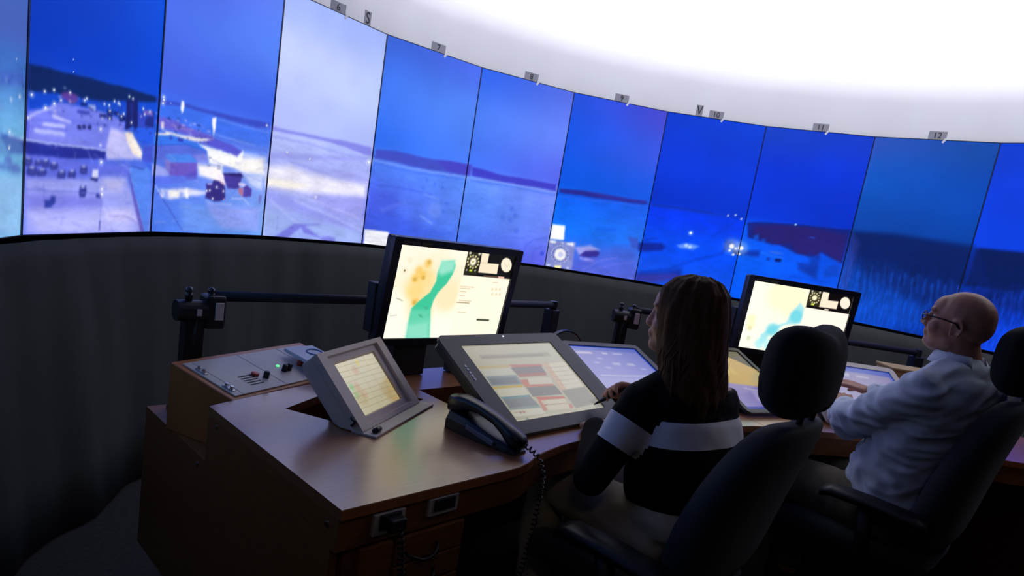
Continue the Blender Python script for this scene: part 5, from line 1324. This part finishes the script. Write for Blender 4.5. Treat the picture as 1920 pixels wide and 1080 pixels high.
V3 = lambda *a: Vector(a)
def person(label, spec):
    """body in station coordinates; clothes as children"""
    s = spec; bm = nb(); zz = V3(0, 0, 1)
    F = V3(math.cos(R(s['face'])), math.sin(R(s['face'])), 0); RT = F.cross(zz)
    nk, hip = V3(*s['neck']), V3(*s['hip']); ax = (nk-hip).normalized(); FW = (F-ax*F.dot(ax)).normalized()
    k = s['k']
    def torso(bm, g, lo=0., hi=1.):
        rows = []
        for f, a, b, off in ((-.10, .10, .075, 0), (-.04, .155, .105, 0), (.05, .168, .115, 0), (.18, .155, .108, .005), (.36, .138, .098, .008), (.55, .148, .106, .012), (.72, .165, .108, .008), (.86, .178, .092, -.004), (.95, .15, .072, -.012), (1.0, .09, .058, -.01), (1.04, .058, .05, 0)):
            if lo <= f <= hi: rows.append((hip+(nk-hip)*f+FW*(off+s.get('belly', 0)*math.exp(-((f-.25)/.22)**2)*.5), RT, FW, a*k*s['w']+g, b*k+g+s.get('belly', 0)*math.exp(-((f-.25)/.22)**2)*.5))
        rings_body(bm, rows, 24)
    def trap(bm, g):
        for sd in 'LR':
            sh = V3(*s['arm'+sd][0]); limb(bm, [(nk+V3(0, 0, .012), .05*k+g), (nk+(sh-nk)*.5+V3(0, 0, .016), .047*k+g), (sh+V3(0, 0, .004), .046*k+g)], 14)
    def arm_(bm, side, g, a0=0., a1=1., fat=1.):
        sh, el, wr = [V3(*p) for p in s['arm'+side]]
        limb(bm, [(sh, .049*k*fat+g), (sh+(el-sh)*.35, .049*k*fat+g), (sh+(el-sh)*.75, .043*k*fat+g), (el, .04*k*fat+g)], 16)
        limb(bm, [(el, .04*k*fat+g), (el+(wr-el)*.3, .041*k*fat+g), (el+(wr-el)*a1, (.041-.014*a1)*k*fat+g)], 16)
    def leg_(bm, side, g, foot=True, a1=1.):
        hp, kn, an = [V3(*p) for p in s['leg'+side]]
        limb(bm, [(hp, .088*k+g), (hp+(kn-hp)*.5, .078*k+g), (kn, .056*k+g)], 18); limb(bm, [(kn, .056*k+g), (kn+(an-kn)*.35, .056*k+g), (kn+(an-kn)*a1, (.056-.02*a1)*k+g)], 16)
        if foot: limb(bm, [(an, .036*k), (an+V3(0, 0, -.05), .036*k), (an+F*.10+V3(0, 0, -.06), .033*k), (an+F*.17+V3(0, 0, -.068), .024*k)], 12)
    torso(bm, 0); trap(bm, 0)
    for sd in 'LR': arm_(bm, sd, 0); leg_(bm, sd, 0)
    hc_, hf, hu = V3(*s['head']), V3(*s['headf']), V3(*s['headu'])
    P, hk, HM = head_prims(bm, hc_, hf, hu, s['woman'])
    limb(bm, [(nk+V3(0, 0, -.02), .058*k), (nk+(P(0, -.03, -.06)-nk)*.5, .051*k), (P(0, -.02, -.05), .052*k)], 18)
    hands = {}
    for sd in 'LR':
        h = s['hand'+sd]; hands[sd] = hand_prims(bm, s['arm'+sd][2], h['x'], h['z'], -1 if sd == 'R' else 1, h['curl'], thumb_in=h.get('thumb', .3), k=k*.98)
    me = remesh(bm, .0052, 4, 'person')
    body = mobj('person', me, s['skin'], None, True); tag(body, label, 'person'); place(body, F1)
    # eyes
    for sd in (-1, 1):
        bm = nb(); ball(bm, P(sd*.031*hk, .067*hk, .006*hk), .012*hk, 12, 8); obj('eye', bm, mat('eye white', 'b8b4b0', .2), body, True)
    return dict(body=body, torso=torso, trap=trap, arm=arm_, leg=leg_, P=P, k=hk, HM=HM, F=F, FW=FW, RT=RT, nk=nk, hip=hip, hands=hands)

def cloth(name, bm, voxel, m, body, amp, fn, it=5, label=None):
    me = remesh(bm, voxel, it, name)
    if amp: wrinkle(me, amp, fn)
    return mobj(name, me, m, body, True, label=label)

M_skin = mat('skin fair', 'c08a70', .5, var=.06, scale=40, sheen=.1); M_skinm = mat('skin ruddy', 'ab7862', .48, var=.08, scale=30)
M_knit = mat('black knit', '0c0d10', .9, bump=.3, bscale=600, spec=.2); M_band = mat('light grey knit band', 'a9a9b4', .9, bump=.3, bscale=600, spec=.2)
M_beige = mat('beige trousers', 'c4b8a2', .9, bump=.3, bscale=700); M_shirt = mat('pale blue cotton shirt', 'c6d0e2', .85, var=.04, scale=6, bump=.2, bscale=800, spec=.2)
M_khaki = mat('dark khaki trousers', '6a6250', .9, bump=.3, bscale=700); M_shoe = mat('black leather shoe', '101012', .4)
M_hair = mat('dark brown hair', '54361f', .65, var=.4, scale=30, stretch=(4, 4, .6), spec=.12, bump=.5, bscale=60)
M_hair2 = mat('brown hair lock', '5c3c25', .65, var=.3, scale=20, spec=.12)

# the woman
wn = dict(woman=True, face=80, k=.93, w=1., skin=M_skin, neck=(.985, -.165, .985), hip=(.985, -.222, .585),
    head=(.965, -.115, 1.147), headf=(-.30, .95, -.03), headu=(.02, .03, 1),
    armL=((.825, -.115, .918), (.72, -.075, .70), (.878, .052, .786)), armR=((1.14, -.165, .918), (1.31, -.03, .765), (1.165, .10, .858)),
    legL=((.90, -.19, .555), (.895, .20, .545), (.845, .16, .096)), legR=((1.065, -.21, .555), (1.10, .19, .545), (1.09, .17, .096)),
    handL=dict(x=(.88, .38, -.10), z=(-.05, .1, .99), curl=(.08, .09, .1, .12), thumb=.2), handR=dict(x=(-.74, .55, .05), z=(.45, .35, .75), curl=(.62, .75, .8, .85), thumb=.75))
W_ = person('woman with long brown hair and a black sweater with a white band, holding a stylus', wn); body = W_['body']
bm = nb(); W_['torso'](bm, .012, .16, .96); W_['trap'](bm, .010)
axw = W_['nk']-W_['hip']; rings_body(bm, [(W_['hip']+axw*f, W_['RT'], W_['FW'], a, b) for f, a, b in ((.13, .165, .125), (.18, .182, .138), (.35, .186, .138), (.55, .184, .132), (.72, .174, .118), (.84, .15, .09))], 24)
for sd in 'LR': W_['arm'](bm, sd, .010, a1=.93, fat=1.05)
nz = lambda p: noise.noise(p*14)+.5*noise.noise(p*30)
me = remesh(bm, .0075, 5, 'sweater'); wrinkle(me, .0035, nz)
ax_ = W_['nk']-W_['hip']; L2_ = ax_.length_squared
shs = {sd: [V3(*p) for p in wn['arm'+sd]] for sd in 'LR'}
def pd(p, a, b):
    d = b-a; t_ = max(0, min(1, (p-a).dot(d)/d.length_squared)); return (p-a-d*t_).length, t_
vals = []
for v in me.vertices:
    c = v.co; tt_ = (c-W_['hip']).dot(ax_)/L2_
    dt_ = (c-(W_['hip']+ax_*max(0, min(1, tt_)))); dtor = math.hypot(dt_.dot(W_['RT'])/.15, dt_.dot(W_['FW'])/.11)
    best = None
    for sd in 'LR':
        d1, t1 = pd(c, shs[sd][0], shs[sd][1]); d2, t2 = pd(c, shs[sd][1], shs[sd][2])
        if best is None or min(d1, d2) < best[0]: best = (min(d1, d2), t1 if d1 <= d2 else 2)
    ba = (.16-abs(best[1]-.40))/.16; bt = (.085-abs(tt_-.675))/.085
    f = max(0, min(1, (dtor-.82)/.12))*(1 if best[0] < .075 else 0)
    vals.append(max(-1, ba)*f+max(-1, bt)*(1-f))
at = me.attributes.new('band', 'FLOAT', 'POINT'); at.data.foreach_set('value', vals)
M_sweater = M_knit.copy(); M_sweater.name = 'black knit with white band'; nt = M_sweater.node_tree; an_ = nt.nodes.new('ShaderNodeAttribute'); an_.attribute_name = 'band'
rp = nt.nodes.new('ShaderNodeValToRGB'); rp.color_ramp.interpolation = 'CONSTANT'; rp.color_ramp.elements[0].color = (*lin('0c0d10'), 1); rp.color_ramp.elements[1].position = .002; rp.color_ramp.elements[1].color = (*lin('eceaf2'), 1)
nt.links.new(an_.outputs['Fac'], rp.inputs[0]); nt.links.new(rp.outputs[0], nt.nodes['Principled BSDF'].inputs['Base Color'])
me.materials.append(M_sweater)
sw = bpy.data.objects.new('sweater', me); COL.objects.link(sw); sw.parent = body; me.polygons.foreach_set('use_smooth', [True]*len(me.polygons)); sw['label'] = 'black sweater with a wide white band across back and sleeves'
bm = nb(); rings_body(bm, [(W_['hip']+ax_*f, W_['RT'], W_['FW'], a, b) for f, a, b in ((-.13, .12, .10), (-.05, .172, .128), (.06, .182, .132), (.20, .165, .122))], 24)
for sd in 'LR': W_['leg'](bm, sd, .012, foot=False, a1=.97)
cloth('trousers', bm, .0085, M_beige, body, .006, lambda p: noise.noise(V3(p.x*9, p.y*22, p.z*22)), label='beige trousers')
for sd in 'LR':
    an = V3(*wn['leg'+sd][2]); bm = nb(); limb(bm, [(an+V3(0, 0, -.05), .040), (an+W_['F']*.10+V3(0, 0, -.058), .037), (an+W_['F']*.175+V3(0, 0, -.066), .028)], 14); cloth('shoe', bm, .008, M_shoe, body, 0, None, 3)
# hair: one full volume plus thin loose locks
P, hk = W_['P'], W_['k']; bm = nb()
HR = [(.128, .022, .03, -.022), (.115, .055, .066, -.02), (.085, .080, .093, -.018), (.045, .091, .100, -.02), (0, .096, .100, -.025), (-.05, .101, .096, -.033), (-.10, .106, .092, -.042), (-.15, .111, .078, -.062), (-.20, .11, .058, -.088), (-.25, .10, .046, -.10), (-.29, .08, .034, -.108), (-.325, .052, .022, -.112), (-.345, .02, .01, -.114)]
hfr, hff, hfu = frame_from(wn['headf'], wn['headu'])
def hring(z, a, b, y):
    f = min(1, max(0, (-z-.03)/.15)); rx = (hfr*(1-f)+W_['RT']*f).normalized(); fy = (hff*(1-f)+W_['F']*f).normalized()
    return P(0, 0, 0)*1+hfu*z+fy*y, rx, fy, a, b
rings_body(bm, [hring(*r_) for r_ in HR], 28)
def strands(p):
    q = p-P(0, -.03, 0); an = math.atan2(q.dot(hfr), q.dot(-hff)); z = q.z
    low = min(1, max(0, -z/.12))
    return .45*math.sin(an*11+z*30*low+3.5*noise.noise(V3(an*2, z*8, 0)))+.5*noise.noise(V3(an*8, z*11, 3))+1.3*low*noise.noise(V3(an*3, z*16, 7))
cloth('hair', bm, .005, M_hair, body, .0045, strands, 6, 'long dark brown wavy hair')
bm = nb(); hr = random.Random(3)
def hpt(an, z, out):
    z0 = max(-.344, min(.127, z))
    for r1, r2 in zip(HR, HR[1:]):
        if r2[0] <= z0 <= r1[0]: f = (r1[0]-z0)/(r1[0]-r2[0]); a, b, y = [r1[j]+(r2[j]-r1[j])*f for j in (1, 2, 3)]; break
    c, rx, fy, a, b = hring(z, a, b, y)
    return c+rx*(a+out)*math.sin(an)-fy*(b+out)*math.cos(an)
for i in range(70):
    an = hr.uniform(-2.2, 2.2); z1 = hr.uniform(-.25, -.14); z0 = hr.uniform(-.02, .09); ph_ = hr.uniform(0, 6); pts = []
    for j in range(12):
        f = j/11.; z = z0+(z1-z0)*f; lo_ = max(0, -z/.15)
        pts.append(hpt(an+.22*math.sin(ph_+z*26)*lo_, z, -.003+.008*lo_*math.sin(ph_*2+z*24)))
    r_ = hr.uniform(.0022, .0045); tube(bm, pts, [.0006, r_*.7]+[r_]*7+[r_*.8, r_*.6, .0006], 5)
obj('hair_locks', bm, M_hair2, body, smooth=True, label='loose wavy brown hair locks')
# the stylus in her right hand
hp, tips, th = W_['hands']['R']
pc = (tips[0]+th)*.5+V3(-.012, -.008, .006)
st = thing('stylus', F1, tuple(pc), 0, 'black pen stylus in the right hand of the woman', 'stylus')
dv = V3(.52, -.57, .60).normalized(); tl = -dv*.05; bk = dv*.115
bm = nb(); tube(bm, [tl, tl+dv*.012, tl+dv*.035, bk-dv*.01, bk], [.0015, .004, .0062, .0058, .004], 12); obj('barrel', bm, M_black, st, smooth=True)
bm = nb(); tube(bm, [dv*-.012, dv*.02], [.0072, .007], 12); obj('grip', bm, M_rubber, st, smooth=True)

# the man
mn = dict(woman=False, face=68, k=1.05, w=1.08, belly=.05, skin=M_skinm, neck=(1.905, -.655, 1.09), hip=(1.93, -.57, .575),
    head=(1.885, -.605, 1.247), headf=(.09, 1, .06), headu=(-.02, -.10, 1),
    armL=((1.735, -.585, 1.02), (1.845, -.37, .83), (2.065, -.28, .825)), armR=((2.08, -.695, 1.012), (2.28, -.50, .86), (2.26, -.325, .885)),
    legL=((1.83, -.53, .55), (1.90, -.10, .54), (1.88, -.15, .10)), legR=((2.03, -.57, .55), (2.17, -.15, .54), (2.15, -.20, .10)),
    handL=dict(x=(.85, .4, .36), z=(-.32, -.12, .9), curl=(.3, .32, .34, .36)), handR=dict(x=(.05, .9, .10), z=(-.1, -.1, .98), curl=(.16, .18, .2, .22)))
N_ = person('bald man with glasses and a pale blue shirt, leaning on the desk', mn); body = N_['body']
bm = nb(); N_['torso'](bm, .014, .02, 1.0); N_['trap'](bm, .013)
for sd in 'LR': N_['arm'](bm, sd, .013, a1=.9, fat=1.12)
nk = N_['nk']; P = N_['P']
limb(bm, [(nk+V3(0, 0, -.02), .072), (nk+(P(0, -.02, -.08)-nk)*.42, .066)], 16)
eL = V3(*mn['armL'][1])
def shirt_fold(p):
    q = (p-eL); d = abs(q.dot((V3(*mn['armL'][0])-eL).normalized()))
    return .8*math.sin(d*95+4*noise.noise(p*10))*max(0, 1-d/.3)*(1 if q.length < .3 else .3)+.8*noise.noise(V3(p.x*6, p.y*6, p.z*20+p.y*14))+.7*(1-abs(noise.noise(V3(p.x*7+3, p.y*7, p.z*24-p.x*14)))*3)
cloth('shirt', bm, .0075, M_shirt, body, .0085, shirt_fold, 5, 'pale blue long-sleeved shirt')
bm = nb(); ring = []
for i in range(25):
    a = R(-150+300*i/24)+math.pi/2; c = nk+(P(0, -.02, -.08)-nk)*.66
    d = N_['RT']*math.cos(a)*.072+N_['F']*math.sin(a)*.072
    ring.append([c+d+V3(0, 0, -.03)+d*.22, c+d+V3(0, 0, .012), c+d*.95+V3(0, 0, .012), c+d+V3(0, 0, -.03)+d*.12])
loft(bm, ring); obj('collar', bm, M_shirt, body, smooth=True)
ax_ = N_['nk']-N_['hip']
bm = nb(); rings_body(bm, [(N_['hip']+ax_*f, N_['RT'], N_['FW'], a, b) for f, a, b in ((-.13, .13, .11), (-.05, .19, .15), (.06, .20, .165), (.10, .20, .165))], 24)
for sd in 'LR': N_['leg'](bm, sd, .014, foot=False, a1=.97)
cloth('trousers', bm, .009, M_khaki, body, .006, lambda p: noise.noise(V3(p.x*9, p.y*22, p.z*22)), label='dark khaki trousers')
for sd in 'LR':
    an = V3(*mn['leg'+sd][2]); bm = nb(); limb(bm, [(an+V3(0, 0, -.055), .042), (an+N_['F']*.11+V3(0, 0, -.062), .039), (an+N_['F']*.19+V3(0, 0, -.072), .028)], 14); cloth('shoe', bm, .008, M_shoe, body, 0, None, 3)
# glasses, watch
hk = N_['k']; gl = nb()
for s_ in (-1, 1):
    lens = [P(s_*(.034+.024*math.cos(2*math.pi*i/16))*hk, .104*hk, (.004+.017*math.sin(2*math.pi*i/16))*hk) for i in range(17)]; tube(gl, lens, .0016, 6)
    tube(gl, [P(s_*.06*hk, .102*hk, .010*hk), P(s_*.078*hk, .085*hk, .010*hk), P(s_*.086*hk, .02*hk, .008*hk), P(s_*.086*hk, -.014*hk, .004*hk), P(s_*.084*hk, -.03*hk, -.012*hk)], .0029, 6)
tube(gl, [P(-.011*hk, .106*hk, .008*hk), P(0, .111*hk, .012*hk), P(.011*hk, .106*hk, .008*hk)], .0016, 6)
go = obj('glasses', gl, mat('dark metal frame', '2a2420', .3, metal=.6), body, smooth=True, label='thin dark framed glasses')
for s_ in (-1, 1):
    bm = nb(); prism(bm, [(.024*math.cos(2*math.pi*i/16)*hk, .017*math.sin(2*math.pi*i/16)*hk) for i in range(16)], -.0006, .0006)
    bmesh.ops.transform(bm, matrix=Matrix.Translation(P(s_*.034*hk, .104*hk, .004*hk)) @ N_['HM'] @ Matrix.Rotation(R(90), 4, 'X'), verts=bm.verts); obj('lens', bm, mat('clear lens', 'f4f6ff', .03, transmission=1), go)
wr, el_ = V3(*mn['armR'][2]), V3(*mn['armR'][1]); d = (wr-el_).normalized(); c = wr-d*.012
x, y = basis(d); bm = nb(); tube(bm, [c+(x*math.cos(2*math.pi*i/20)+y*math.sin(2*math.pi*i/20))*.031+d*0 for i in range(21)], .006, 8, cap=False); wt = obj('wristwatch', bm, M_rubber, body, smooth=True, label='black wristwatch strap')
bm = nb(); c2 = c+V3(0, 0, .033); tube(bm, [c2, c2+V3(0, 0, .009)], .017, 14); obj('watch_case', bm, M_steel, wt)

chair(F1, (.945, -.142, 0), 2, 'high-backed dark operator chair in which the woman sits', 1.105, .47, 15, .575)
chair(F1, (1.96, -.49, 0), -2, 'high-backed dark operator chair in which the man sits', 1.172, .465, 12, .62)
